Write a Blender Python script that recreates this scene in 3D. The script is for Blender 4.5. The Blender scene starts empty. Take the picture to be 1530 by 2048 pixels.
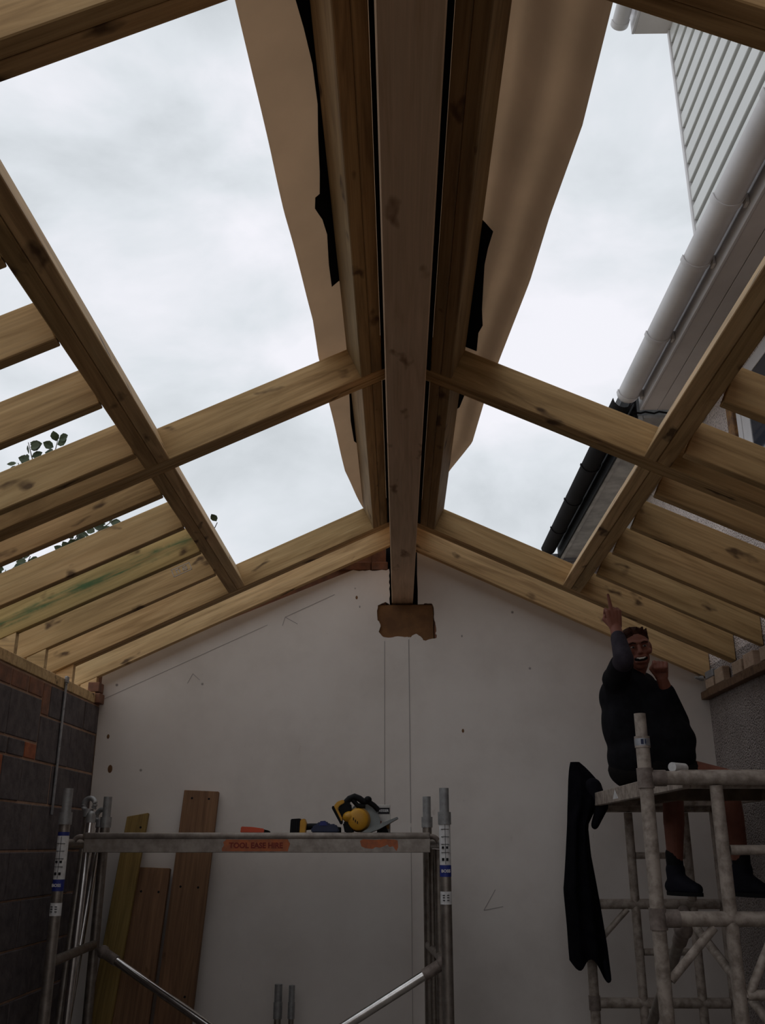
import bpy, bmesh, math, random
from mathutils import Vector, Matrix
random.seed(7)
S = bpy.context.scene
COL = S.collection
V = Vector

# ------------------------------------------------------------------ camera
F_PX = 1880.0
pitch = math.atan(666 / F_PX)
yaw = math.atan(33 * math.cos(pitch) / F_PX)
Fw = V((-math.sin(yaw) * math.cos(pitch), math.cos(yaw) * math.cos(pitch), math.sin(pitch)))
Rt = V((math.cos(yaw), math.sin(yaw), 0))
Up = Rt.cross(Fw)
cam_d = bpy.data.cameras.new('camera')
cam_d.sensor_fit = 'VERTICAL'
cam_d.sensor_height = 36
cam_d.lens = 36 * F_PX / 2048
cam_d.clip_start = 0.05
cam = bpy.data.objects.new('camera', cam_d)
COL.objects.link(cam)
cam.matrix_world = Matrix(((Rt.x, Up.x, -Fw.x, -0.03), (Rt.y, Up.y, -Fw.y, 0), (Rt.z, Up.z, -Fw.z, 1.6), (0, 0, 0, 1)))
S.camera = cam

# ------------------------------------------------------------------ sky: a plain overcast
W = bpy.data.worlds.new('overcast_sky')
S.world = W
W.use_nodes = True
nt = W.node_tree
nt.nodes.clear()
def wn(t, **k):
    n = nt.nodes.new(t)
    for a, b in k.items(): setattr(n, a, b)
    return n
tc = wn('ShaderNodeTexCoord')
mp = wn('ShaderNodeMapping'); mp.inputs['Scale'].default_value = (1.5, 1.5, 2.3); mp.inputs['Location'].default_value = (3.1, 0.4, 1.7)
nz = wn('ShaderNodeTexNoise'); nz.inputs['Scale'].default_value = 2.3; nz.inputs['Detail'].default_value = 6; nz.inputs['Roughness'].default_value = .52; nz.inputs['Distortion'].default_value = .35
cr = wn('ShaderNodeValToRGB')
e = cr.color_ramp.elements
e[0].position = .36; e[0].color = (.585, .625, .66, 1)
e[1].position = .64; e[1].color = (.90, .90, .96, 1)
m_ = cr.color_ramp.elements.new(.5); m_.color = (.735, .775, .82, 1)
bg = wn('ShaderNodeBackground'); bg.inputs['Strength'].default_value = 1.0
wo = wn('ShaderNodeOutputWorld')
L = nt.links.new
L(tc.outputs['Generated'], mp.inputs[0]); L(mp.outputs[0], nz.inputs['Vector']); L(nz.outputs['Fac'], cr.inputs[0])
L(cr.outputs[0], bg.inputs['Color']); L(bg.outputs[0], wo.inputs[0])

S.view_settings.view_transform = 'Standard'
S.view_settings.look = 'None'
S.view_settings.exposure = 0.0
S.view_settings.gamma = 1.0
S.view_settings.use_curve_mapping = False

# ------------------------------------------------------------------ materials
def new_mat(name):
    m = bpy.data.materials.new(name)
    m.use_nodes = True
    t = m.node_tree
    return m, t, t.nodes['Principled BSDF']
def N(t, kind, ins=None, **k):
    n = t.nodes.new(kind)
    for a, b in k.items(): setattr(n, a, b)
    for a, b in (ins or {}).items():
        if hasattr(b, 'is_output') : t.links.new(b, n.inputs[a])
        else: n.inputs[a].default_value = b
    return n
def mix(t, f, a, b, mode='MIX'):
    n = t.nodes.new('ShaderNodeMix'); n.data_type = 'RGBA'; n.blend_type = mode
    for i, v in ((0, f), (6, a), (7, b)):
        if hasattr(v, 'is_output'): t.links.new(v, n.inputs[i])
        else: n.inputs[i].default_value = v if i == 0 else (*v, 1) if len(v) == 3 else v
    return n.outputs[2]
def ramp(t, fac, stops):
    n = t.nodes.new('ShaderNodeValToRGB')
    el = n.color_ramp.elements
    while len(el) < len(stops): el.new(.5)
    for q, (p, c) in zip(el, stops):
        q.position = p; q.color = (*c, 1) if hasattr(c, '__len__') else (c, c, c, 1)
    t.links.new(fac, n.inputs[0])
    return n.outputs[0]
def math_(t, op, a, b=0.0):
    n = t.nodes.new('ShaderNodeMath'); n.operation = op
    for i, v in ((0, a), (1, b)):
        if hasattr(v, 'is_output'): t.links.new(v, n.inputs[i])
        else: n.inputs[i].default_value = v
    return n.outputs[0]
def coords(t, scale=(1, 1, 1), rnd=True):
    c = t.nodes.new('ShaderNodeTexCoord').outputs['Object']
    if rnd:
        oi = t.nodes.new('ShaderNodeObjectInfo')
        r = N(t, 'ShaderNodeVectorMath', {0: oi.outputs['Random'], 1: (37.0, 91.0, 53.0)}, operation='MULTIPLY')
        c = N(t, 'ShaderNodeVectorMath', {0: c, 1: r.outputs[0]}, operation='ADD').outputs[0]
    return N(t, 'ShaderNodeMapping', {'Vector': c, 'Scale': scale}).outputs[0]
def bump(t, p, h, strength=.3, dist=.01):
    b = N(t, 'ShaderNodeBump', {'Height': h, 'Strength': strength, 'Distance': dist})
    t.links.new(b.outputs[0], p.inputs['Normal'])

def plain(name, c, rough=.6, metal=0.0, c2=None, sc=6.0, bmp=0.0, lo=.35, hi=.65, detail=4):
    m, t, p = new_mat(name)
    if max(c) < .06: p.inputs['Specular IOR Level'].default_value = .12
    p.inputs['Roughness'].default_value = rough
    p.inputs['Metallic'].default_value = metal
    if c2 is None: c2 = tuple(x * .82 for x in c)
    n = N(t, 'ShaderNodeTexNoise', {'Vector': coords(t), 'Scale': sc, 'Detail': detail, 'Roughness': .6})
    t.links.new(ramp(t, n.outputs['Fac'], [(lo, c2), (hi, c)]), p.inputs['Base Color'])
    if bmp: bump(t, p, n.outputs['Fac'], bmp)
    return m

def wood(name, light, mid, dark, knot=(.05, .022, .010), stain=None, knots=.45, grain=1.0):
    m, t, p = new_mat(name)
    v = coords(t, (1.1, 16, 11))
    n1 = N(t, 'ShaderNodeTexNoise', {'Vector': v, 'Scale': 1.6, 'Detail': 5, 'Roughness': .55, 'Distortion': 1.2})
    base = ramp(t, n1.outputs['Fac'], [(.30, dark), (.50, mid), (.72, light)])
    v2 = coords(t, (2.0, 150, 110))
    n2 = N(t, 'ShaderNodeTexNoise', {'Vector': v2, 'Scale': 1.0, 'Detail': 3, 'Roughness': .6})
    g = ramp(t, n2.outputs['Fac'], [(.35, .72), (.6, 1.04)])
    base = mix(t, .55 * grain, base, g, 'MULTIPLY')
    # big soft tone drift along the board
    n3 = N(t, 'ShaderNodeTexNoise', {'Vector': coords(t, (1.3, 2, 2)), 'Scale': 1.0, 'Detail': 2})
    base = mix(t, .6, base, ramp(t, n3.outputs['Fac'], [(.3, (.74, .78, .70)), (.7, (1.1, 1.03, .96))]), 'MULTIPLY')
    # knots
    vk = coords(t, (4.2, 9, 9))
    w = N(t, 'ShaderNodeTexNoise', {'Vector': vk, 'Scale': 2.0, 'Detail': 2})
    vk2 = N(t, 'ShaderNodeVectorMath', {0: vk, 1: w.outputs['Color']}, operation='ADD')
    vo = N(t, 'ShaderNodeTexVoronoi', {'Vector': vk2.outputs[0], 'Scale': 1.0})
    kd = ramp(t, vo.outputs['Distance'], [(.09, 1.0), (.25, 0.0)])
    sep = N(t, 'ShaderNodeSeparateColor', {'Color': vo.outputs['Color']})
    kk = math_(t, 'MULTIPLY', kd, math_(t, 'LESS_THAN', sep.outputs[0], knots))
    base = mix(t, math_(t, 'MULTIPLY', kk, .85), base, knot)
    if stain:
        cc = N(t, 'ShaderNodeTexCoord')
        xyz = N(t, 'ShaderNodeSeparateXYZ', {'Vector': cc.outputs['Object']})
        wn_ = N(t, 'ShaderNodeTexNoise', {'Vector': cc.outputs['Object'], 'Scale': 5.0, 'Detail': 5, 'Roughness': .7})
        zz = math_(t, 'ADD', xyz.outputs[2], math_(t, 'MULTIPLY', math_(t, 'SUBTRACT', wn_.outputs['Fac'], .5), .09))
        zz = math_(t, 'ADD', zz, math_(t, 'MULTIPLY', xyz.outputs[0], .016))
        band = ramp(t, math_(t, 'ABSOLUTE', math_(t, 'SUBTRACT', zz, .004)), [(.006, 1.0), (.034, 0.0)])
        n5 = N(t, 'ShaderNodeTexNoise', {'Vector': coords(t, (3, 30, 30)), 'Scale': 2.0, 'Detail': 4})
        band = math_(t, 'MULTIPLY', band, ramp(t, n5.outputs['Fac'], [(.38, .05), (.62, .85)]))
        base = mix(t, band, base, stain)
    t.links.new(base, p.inputs['Base Color'])
    p.inputs['Roughness'].default_value = .72
    p.inputs['Specular IOR Level'].default_value = .25
    bump(t, p, n2.outputs['Fac'], .12, .003)
    return m

M = {}
M['pine'] = wood('treated_pine', (.60, .405, .205), (.49, .315, .148), (.32, .195, .085), knots=.8)
M['pine_header'] = wood('shaded_olive_pine', (.37, .25, .125), (.30, .195, .095), (.20, .125, .06), knots=.6)  # shade on the headers under the dust sheet is put into this colour
M['pine_pale'] = wood('pale_sawn_pine', (.74, .52, .285), (.63, .425, .22), (.43, .275, .135), knots=.8)
M['pine_green'] = wood('green_stained_pine', (.56, .41, .18), (.47, .33, .135), (.32, .22, .085), stain=(.035, .115, .045))
M['glulam'] = wood('planed_whitewood_beam', (.78, .55, .38), (.71, .485, .325), (.61, .40, .255), knot=(.22, .10, .045), knots=.4, grain=.5)
M['plank'] = wood('weathered_scaffold_plank', (.30, .165, .09), (.235, .125, .07), (.16, .085, .05), knots=.12)
M['plank_yellow'] = wood('yellow_treated_board', (.36, .25, .09), (.29, .195, .065), (.19, .125, .045), knots=.3)
M['brown_dark'] = wood('old_brown_ledger', (.20, .12, .07), (.15, .085, .05), (.09, .05, .03))
M['block_wood'] = wood('sawn_end_block', (.50, .38, .29), (.45, .33, .25), (.36, .26, .19), knots=.0)

def plaster_mat():
    m, t, p = new_mat('grey_white_painted_plaster')
    v = coords(t, (1, 1, 1), False)
    n = N(t, 'ShaderNodeTexNoise', {'Vector': v, 'Scale': 1.7, 'Detail': 7, 'Roughness': .62})
    c = ramp(t, n.outputs['Fac'], [(.28, (.66, .60, .55)), (.52, (.76, .70, .65)), (.75, (.81, .755, .705))])
    n2 = N(t, 'ShaderNodeTexNoise', {'Vector': coords(t, (9, 9, 4), False), 'Scale': 1.0, 'Detail': 6, 'Roughness': .75})
    c = mix(t, ramp(t, n2.outputs['Fac'], [(.66, 0.0), (.80, .55)]), c, (.33, .26, .21))
    n3 = N(t, 'ShaderNodeTexVoronoi', {'Vector': coords(t, (3.1, 3.1, 3.1), False), 'Scale': 1.0, 'Randomness': 1.0})
    c = mix(t, ramp(t, n3.outputs['Distance'], [(.012, .8), (.035, 0.0)]), c, (.12, .10, .09))
    t.links.new(c, p.inputs['Base Color'])
    p.inputs['Roughness'].default_value = .85
    p.inputs['Specular IOR Level'].default_value = .15
    bump(t, p, n.outputs['Fac'], .15, .01)
    return m
M['plaster'] = plaster_mat()
def pebble_mat(name='pebble_dash_render', k=1.0):
    m, t, p = new_mat(name)
    v = coords(t, (1, 1, 1), False)
    vo = N(t, 'ShaderNodeTexVoronoi', {'Vector': v, 'Scale': 95.0})
    n = N(t, 'ShaderNodeTexNoise', {'Vector': v, 'Scale': 3.5, 'Detail': 6, 'Roughness': .65})
    c = ramp(t, vo.outputs['Distance'], [(.1, (.46 * k, .415 * k, .395 * k)), (.6, (.34 * k, .30 * k, .285 * k)), (.8, (.19 * k, .165 * k, .155 * k))])
    c = mix(t, .8, c, ramp(t, n.outputs['Fac'], [(.3, (.66, .62, .6)), (.65, (1.08, 1.05, 1.03))]), 'MULTIPLY')
    t.links.new(c, p.inputs['Base Color'])
    p.inputs['Roughness'].default_value = .9
    bump(t, p, vo.outputs['Distance'], .9, -.012)
    return m
M['pebble'] = pebble_mat()
M['pebble_lit'] = pebble_mat('daylit_pebble_dash', 1.95)  # brighter copy of the pebble dash, daylight above the roof put into the colour
M['block'] = plain('dense_concrete_block', (.125, .103, .102), .95, c2=(.068, .055, .058), sc=14, bmp=.5)
M['mortar'] = plain('pinkish_mortar', (.44, .28, .195), .95, c2=(.30, .19, .13), sc=12, bmp=.4)
M['brick'] = plain('orange_red_brick', (.40, .12, .045), .9, c2=(.25, .075, .035), sc=18, bmp=.4)
M['brick_dull'] = plain('dull_red_brick', (.26, .115, .065), .92, c2=(.15, .075, .05), sc=14, bmp=.5)
M['padstone'] = plain('brown_sandy_padstone', (.235, .115, .045), .95, c2=(.15, .072, .03), sc=9, bmp=.6)
M['dark'] = plain('black_membrane_and_gap_shade', (.006, .006, .007), .9, c2=(.004, .004, .005))  # real membrane strips, and the painted shade in beam pocket and ridge gaps
M['canvas'] = plain('beige_cotton_dust_sheet', (.60, .465, .335), .95, c2=(.52, .40, .285), sc=3.5, bmp=.1)
_t = M['canvas'].node_tree; _p = _t.nodes['Principled BSDF']
_tr = N(_t, 'ShaderNodeBsdfTranslucent', {'Color': (.60, .43, .29, 1)})
_mx = N(_t, 'ShaderNodeMixShader', {0: .20, 1: _p.outputs[0], 2: _tr.outputs[0]})
_t.links.new(_mx.outputs[0], _t.nodes['Material Output'].inputs['Surface'])
M['steel'] = plain('galvanised_strap', (.42, .43, .46), .45, .8, c2=(.28, .29, .31), sc=30)
M['alu'] = plain('dull_scaffold_aluminium', (.37, .33, .29), .42, .8, c2=(.25, .215, .19), sc=24)
M['alu_bright'] = plain('bright_scaffold_aluminium', (.80, .78, .76), .22, 1.0, c2=(.62, .60, .58), sc=22)
M['galv'] = plain('grey_galvanised_spigot', (.40, .40, .40), .55, .55, c2=(.28, .28, .28), sc=26)
M['painted_tube'] = plain('worn_splashed_scaffold_tube', (.45, .385, .33), .62, .3, c2=(.25, .205, .17), sc=26, bmp=.12, lo=.35, hi=.6)
M['casting'] = plain('rough_cast_bracket', (.30, .25, .22), .7, .4, c2=(.18, .14, .12), sc=30)
M['deck'] = plain('worn_plywood_deck', (.22, .165, .12), .85, c2=(.12, .085, .06), sc=8)
M['white'] = plain('white_label', (.78, .77, .76), .5, c2=(.62, .61, .61), sc=40)
M['black'] = plain('black_plastic', (.012, .012, .013), .55, c2=(.007, .007, .008))
M['black_gloss'] = plain('black_gutter_plastic', (.010, .008, .009), .8, c2=(.006, .005, .005))
M['ink'] = plain('black_print', (.02, .018, .02), .7, c2=(.015, .015, .016))
M['pencil'] = plain('pencil_graphite', (.40, .365, .345), .8, c2=(.34, .31, .295))
M['blue'] = plain('blue_label', (.02, .035, .24), .5, c2=(.015, .026, .18), sc=30)
M['blue_dark'] = plain('dark_blue_plastic', (.02, .03, .085), .5, c2=(.013, .02, .055))
M['orange'] = plain('orange_red_plastic', (.62, .085, .03), .5, c2=(.45, .06, .022))
M['orange_paint'] = plain('faded_orange_sticker', (.52, .15, .055), .8, c2=(.34, .12, .06), sc=28)
M['red_print'] = plain('dark_red_print', (.24, .035, .022), .8, c2=(.19, .03, .02))
M['yellow'] = plain('yellow_tool_plastic', (.66, .34, .02), .45, c2=(.52, .25, .015), sc=10)
M['grey_plastic'] = plain('grey_guard_metal', (.26, .28, .27), .4, .4, c2=(.17, .18, .18))
M['upvc'] = plain('white_plastic_roofline', (.74, .72, .72), .35, c2=(.62, .60, .60), sc=3)
M['soffit_grey'] = plain('off_white_soffit', (.76, .72, .70), .6, c2=(.66, .62, .60), sc=3)
M['old_soffit'] = plain('old_painted_soffit_board', (.50, .49, .47), .8, c2=(.32, .31, .30), sc=7)
M['clad'] = plain('white_plastic_cladding', (.78, .79, .77), .4, c2=(.72, .73, .71), sc=2)
M['clad_gap'] = plain('groove_shade_backing', (.03, .024, .024), .9, c2=(.022, .018, .018))  # near-black: the shade in the cladding grooves is put into the colour
M['slate'] = plain('grey_roof_slate', (.10, .10, .105), .7, c2=(.06, .06, .065), sc=12)
M['lead'] = plain('grey_lead_flashing', (.33, .33, .34), .6, .3, c2=(.22, .22, .23), sc=10)
M['brown_paint'] = plain('peeling_brown_timber', (.30, .15, .045), .8, c2=(.10, .05, .025), sc=22)
M['concrete'] = plain('dusty_concrete_floor', (.27, .24, .21), .95, c2=(.19, .17, .15), sc=3, bmp=.3)
M['earth'] = plain('pale_gravel_ground', (.46, .42, .36), 1, c2=(.30, .28, .22), sc=2)
M['skin'] = plain('ruddy_skin', (.27, .095, .06), .6, c2=(.21, .07, .042), sc=14)
M['teeth'] = plain('white_teeth', (.80, .76, .70), .3)
M['eye'] = plain('eye_white', (.36, .31, .28), .25)
M['hair'] = plain('reddish_brown_hair', (.055, .02, .011), .85, c2=(.03, .012, .007), sc=60, bmp=.6)
M['tattoo'] = plain('dark_navy_sleeve', (.05, .042, .055), .8, c2=(.028, .024, .032), sc=16)
M['shirt'] = plain('black_work_jumper', (.012, .012, .015), .95, c2=(.007, .007, .009), sc=20, bmp=.2)
M['shorts'] = plain('black_work_shorts', (.018, .015, .014), .95, c2=(.010, .009, .009))
M['coat'] = plain('black_coat_cloth', (.012, .011, .016), .9, c2=(.006, .006, .009), sc=16, bmp=.2)
M['boot'] = plain('dark_navy_boot', (.014, .014, .022), .7, c2=(.008, .008, .012))
M['cardboard'] = plain('white_print_packet', (.62, .59, .55), .6, c2=(.5, .47, .44), sc=20)
M['leaf'] = plain('dark_green_leaf', (.055, .075, .028), .6, c2=(.035, .05, .02), sc=20)
M['bark'] = plain('brown_bark', (.10, .075, .05), .9, c2=(.06, .045, .03), sc=20, bmp=.5)
def glass_mat():
    m, t, p = new_mat('window_glass')
    p.inputs['Base Color'].default_value = (.04, .045, .06, 1)
    p.inputs['Roughness'].default_value = .05
    return m
M['glass'] = glass_mat()

# ------------------------------------------------------------------ object helpers
def tag(o, label=None, cat=None, group=None, kind=None):
    if label: o['label'] = label
    if cat: o['category'] = cat
    if group: o['group'] = group
    if kind: o['kind'] = kind
    return o
ORG = {}
def thing(name, loc, label, cat, group=None):
    o = bpy.data.objects.new(name, None)
    o.empty_display_size = .05
    COL.objects.link(o)
    o.location = loc
    ORG[o.name] = Matrix.Translation(V(loc))
    return tag(o, label, cat, group)
def world_of(o):
    return ORG[o.name]
def put(name, mesh, mat, parent=None, mw=None, **t):
    mw = mw or Matrix.Identity(4)
    o = bpy.data.objects.new(name, mesh)
    COL.objects.link(o)
    if mat and not mesh.materials: mesh.materials.append(mat)
    if parent:
        o.parent = parent
        o.matrix_basis = world_of(parent).inverted() @ mw
    else:
        o.matrix_basis = mw
    ORG[o.name] = mw
    return tag(o, **t)
def smooth(me, ang=35):
    for p in me.polygons: p.use_smooth = True
    me.set_sharp_from_angle(angle=math.radians(ang))
def frame(d, up=V((0, 0, 1))):
    d = d.normalized()
    if abs(d.dot(up)) > .98: up = V((0, 1, 0))
    a = up.cross(d).normalized()
    return Matrix((d, a, d.cross(a))).transposed()          # columns: along, side, up

class B:
    """collects shapes (world coordinates) into one mesh"""
    def __init__(s): s.bm = bmesh.new()
    def box(s, lo, hi, bev=0.0, rot=None, seg=1):
        lo, hi = V(lo), V(hi); c = (lo + hi) / 2; d = hi - lo
        r = bmesh.ops.create_cube(s.bm, size=1)
        vs = r['verts']
        mt = Matrix.Translation(c) @ (rot.to_4x4() if rot else Matrix.Identity(4)) @ Matrix.Diagonal((*d, 1))
        bmesh.ops.transform(s.bm, matrix=mt, verts=vs)
        if bev:
            es = list({e for v in vs for e in v.link_edges})
            bmesh.ops.bevel(s.bm, geom=es, offset=bev, segments=seg, profile=.5, affect='EDGES')
        return s
    def tube(s, p0, p1, r, r1=None, n=14, caps=True):
        p0, p1 = V(p0), V(p1); r1 = r if r1 is None else r1
        q = (p1 - p0)
        res = bmesh.ops.create_cone(s.bm, cap_ends=caps, segments=n, radius1=r, radius2=r1, depth=q.length)
        f = frame(q)
        mt = Matrix.Translation((p0 + p1) / 2) @ Matrix((f.col[1], f.col[2], f.col[0])).transposed().to_4x4()
        bmesh.ops.transform(s.bm, matrix=mt, verts=res['verts'])
        return s
    def ball(s, c, r, n=12, rot=None):
        r = V(r) if hasattr(r, '__len__') else V((r, r, r))
        res = bmesh.ops.create_uvsphere(s.bm, u_segments=n * 2, v_segments=n, radius=1)
        mt = Matrix.Translation(V(c)) @ (rot.to_4x4() if rot else Matrix.Identity(4)) @ Matrix.Diagonal((*r, 1))
        bmesh.ops.transform(s.bm, matrix=mt, verts=res['verts'])
        return s
    def cap(s, p0, p1, r0, r1, n=16):
        s.tube(p0, p1, r0, r1, n); s.ball(p0, r0, n // 2); s.ball(p1, r1, n // 2); return s
    def path(s, pts, r, n=10, r1=None):
        pts = [V(p) for p in pts]; r1 = r if r1 is None else r1
        rings = []
        for i, p in enumerate(pts):
            d = (pts[min(i + 1, len(pts) - 1)] - pts[max(i - 1, 0)])
            f = frame(d); rr = r + (r1 - r) * i / (len(pts) - 1)
            rings.append([s.bm.verts.new(p + f.col[1] * rr * math.cos(2 * math.pi * k / n) + f.col[2] * rr * math.sin(2 * math.pi * k / n)) for k in range(n)])
        for a, b in zip(rings, rings[1:]):
            for k in range(n): s.bm.faces.new((a[k], a[(k + 1) % n], b[(k + 1) % n], b[k]))
        s.bm.faces.new(rings[0][::-1]); s.bm.faces.new(rings[-1]); return s
    def prism(s, pts, off):
        """closed solid from a planar outline pushed by vector off"""
        off = V(off)
        a = [s.bm.verts.new(V(p)) for p in pts]
        f = s.bm.faces.new(a)
        r = bmesh.ops.extrude_face_region(s.bm, geom=[f])
        bmesh.ops.translate(s.bm, vec=off, verts=[g for g in r['geom'] if isinstance(g, bmesh.types.BMVert)])
        return s
    def torus(s, c, ax, R, r, n=28, k=10, a0=0, a1=2 * math.pi):
        f = frame(V(ax)); pts = []
        full = abs(a1 - a0 - 2 * math.pi) < 1e-4
        for i in range(n + 1):
            a = a0 + (a1 - a0) * i / n
            pts.append(V(c) + f.col[1] * R * math.cos(a) + f.col[2] * R * math.sin(a))
        return s.path(pts, r, k)
    def obj(s, name, mat, parent=None, mw=None, sm=None, **t):
        bm = s.bm
        bmesh.ops.recalc_face_normals(bm, faces=bm.faces)
        if mw is None:
            lo = V([min(v.co[i] for v in bm.verts) for i in range(3)]); hi = V([max(v.co[i] for v in bm.verts) for i in range(3)])
            mw = Matrix.Translation((lo + hi) / 2)
        bmesh.ops.transform(bm, matrix=mw.inverted(), verts=bm.verts)
        me = bpy.data.meshes.new(name)
        bm.to_mesh(me); bm.free()
        if sm: smooth(me, sm)
        return put(name, me, mat, parent, mw, **t)

def box(name, lo, hi, mat, parent=None, bev=0.0, **t):
    return B().box(lo, hi, bev).obj(name, mat, parent, **t)
def baked(b, mods):
    """mesh with modifiers applied"""
    bm = b.bm
    me = bpy.data.meshes.new('tmp'); bm.to_mesh(me); bm.free()
    o = bpy.data.objects.new('tmp', me); COL.objects.link(o)
    for kind, kw in mods:
        md = o.modifiers.new(kind, kind)
        for a, c in kw.items(): setattr(md, a, c)
    dg = bpy.context.evaluated_depsgraph_get()
    out = bpy.data.meshes.new_from_object(o.evaluated_get(dg))
    bpy.data.objects.remove(o); bpy.data.meshes.remove(me)
    return out
def organic(b, name, mat, parent, voxel=.006, it=6, **t):
    me = baked(b, [('REMESH', dict(mode='VOXEL', voxel_size=voxel)), ('SMOOTH', dict(iterations=it, factor=.5))])
    for p in me.polygons: p.use_smooth = True
    lo = V([min(v.co[i] for v in me.vertices) for i in range(3)]); hi = V([max(v.co[i] for v in me.vertices) for i in range(3)])
    mw = Matrix.Translation((lo + hi) / 2)
    me.transform(mw.inverted())
    return put(name, me, mat, parent, mw, **t)
def text(name, body, size, mw, mat, parent, ext=.0006, bold=0.0, sx=1.0):
    cu = bpy.data.curves.new('txt', 'FONT'); cu.body = body; cu.size = size; cu.extrude = ext; cu.offset = bold
    cu.align_x = 'CENTER'; cu.align_y = 'CENTER'; cu.resolution_u = 3
    o = bpy.data.objects.new('txt', cu); COL.objects.link(o)
    dg = bpy.context.evaluated_depsgraph_get()
    me = bpy.data.meshes.new_from_object(o.evaluated_get(dg))
    bpy.data.objects.remove(o)
    me.transform(Matrix.Diagonal((sx, 1, 1, 1)))
    me.materials.clear()
    return put(name, me, mat, parent, mw)
FACE_CAM = Matrix(((1, 0, 0), (0, 0, -1), (0, 1, 0))).to_4x4()     # text plane facing -Y

# ------------------------------------------------------------------ the room
YW = 5.80; XL = -1.862; XR = 1.86; Y0 = -1.6
SL = .4648; APX = 3.4326                 # underside of the rafters: z = APX - SL*|x|
al = math.atan(SL); ca, sa, ta = math.cos(al), math.sin(al), math.tan(al)
RD = .145                                # rafter depth
def zr(x): return APX - SL * abs(x)

box('ground', (-40, -40, -.3), (40, 60, -.06), M['earth'], kind='structure')
box('floor', (XL - .1, Y0 - .1, -.05), (XR + .02, YW + .2, 0), M['concrete'], kind='structure')

# gable wall: brick body with a pocket for the ridge beam, plaster coat with the hacked-out patch, padstone
body = thing('wall_back', (0, YW, 0), None, None); tag(body, 'grey white plastered gable wall with a hacked out patch under the ridge beam', kind='structure')
def gz(x): return APX + .10 - SL * abs(x)
pts = [(-2.0, 0), (2.0, 0), (2.0, gz(2.0)), (.2, gz(.2)), (.2, 2.79), (-.2, 2.79), (-.2, gz(.2)), (-2.0, gz(2.0))]
B().prism([(x, YW + .016, z) for x, z in pts], (0, .15, 0)).obj('brick_core', M['brick_dull'], body)
box('pocket_shade_plate', (-.4, YW + .175, 2.4), (.4, YW + .2, 3.5), M['dark'], body)  # near-black plate painting the shade deep in the beam pocket
box('padstone', (-.195, YW + .014, 2.795), (.195, YW + .17, 3.036), M['padstone'], body, .004, label='brown sandy padstone bared under the beam end')
box('brick_jamb', (-.2, YW + .02, 3.04), (-.105, YW + .17, 3.44), M['brick_dull'], body)
box('brick_jamb', (.108, YW + .02, 3.04), (.2, YW + .17, 3.44), M['brick_dull'], body)
rg = random.Random(3)
def rag(a, b, n, amp):
    out = []
    for i in range(1, n):
        f = i / n
        out.append((a[0] + (b[0] - a[0]) * f + rg.uniform(-amp, amp), a[1] + (b[1] - a[1]) * f + rg.uniform(-amp, amp)))
    return out
corner = [(XL, 0), (XR, 0), (XR, zr(XR) + .06), (.30, zr(.30) + .06), (.104, 3.43), (.098, 3.42), (.095, 3.235), (.098, 3.13), (.097, 3.035)]
patch = [(.097, 3.035), (.125, 3.036), (.150, 3.042), (.185, 3.040), (.196, 3.02), (.199, 2.985), (.197, 2.955), (.207, 2.905), (.212, 2.86), (.205, 2.848),
         (.212, 2.842), (.211, 2.818), (.175, 2.812), (.142, 2.800), (.128, 2.806), (.110, 2.830), (.083, 2.846), (.068, 2.838), (.048, 2.823), (.030, 2.826),
         (-.02, 2.829), (-.06, 2.824), (-.105, 2.823), (-.125, 2.829), (-.145, 2.852), (-.150, 2.860), (-.138, 2.895), (-.147, 2.925), (-.157, 2.932), (-.160, 2.98), (-.155, 3.03),
         (-.138, 3.037), (-.110, 3.050), (-.090, 3.042), (-.078, 3.034)]
cuts = corner
for a, b in zip(patch, patch[1:]):
    cuts = cuts + [a] + rag(a, b, 3, .0025)
cuts = cuts + [patch[-1], (-.080, 3.035)] + rag((-.080, 3.035), (-.084, 3.268), 11, .004) + [(-.084, 3.268)] + rag((-.084, 3.262), (-.30, 3.255), 10, .005)
cuts += [(-.315, 3.262), (XL + .01, zr(XL) + .06), (XL, zr(XL) + .02)]
B().prism([(x, YW, z) for x, z in cuts], (0, .0155, 0)).obj('plaster_coat', M['plaster'], body)
# pencil setting-out lines on the plaster
def pline(x0, z0, x1, z1, w=.004):
    b = B(); d = V((x1 - x0, 0, z1 - z0)); f = frame(d)
    b.box((-d.length / 2, -.0006, -w / 2), (d.length / 2, .0006, w / 2), rot=None)
    mw = Matrix.Translation(V(((x0 + x1) / 2, YW - .0006, (z0 + z1) / 2))) @ Matrix((d.normalized(), V((0, 1, 0)), d.normalized().cross(V((0, 1, 0))))).transposed().to_4x4()
    bmesh.ops.transform(b.bm, matrix=mw, verts=b.bm.verts)
    b.obj('pencil_line', M['pencil'], body)
pline(-.113, 2.80, -.113, 1.70); pline(.038, 2.81, .040, 1.72, .005); pline(.040, 1.70, .040, .40, .003)
pline(-1.84, 2.445, -.85, 2.905, .003); pline(-.74, 2.955, -.43, 3.10, .004); pline(-.74, 2.955, -.755, 2.90, .004); pline(-.74, 2.955, -.66, 2.91, .004)
pline(-1.30, 2.60, -1.33, 2.54, .003); pline(-1.30, 2.60, -1.255, 2.56, .003)
pline(.45, 1.25, .52, 1.36, .004); pline(.45, 1.25, .56, 1.27, .004)
for x, z, w in ((-.29, 3.08, .012), (-.27, 3.02, .008), (-.30, 3.14, .006), (.37, 2.83, .008), (-1.76, 2.03, .024), (.36, 2.25, .012), (-1.79, 2.22, .014)):
    B().ball((x, YW, z), (w * .6, .0015, w), 6).obj('plug_hole', M['pencil'] if w < .01 else M['padstone'], body)
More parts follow.
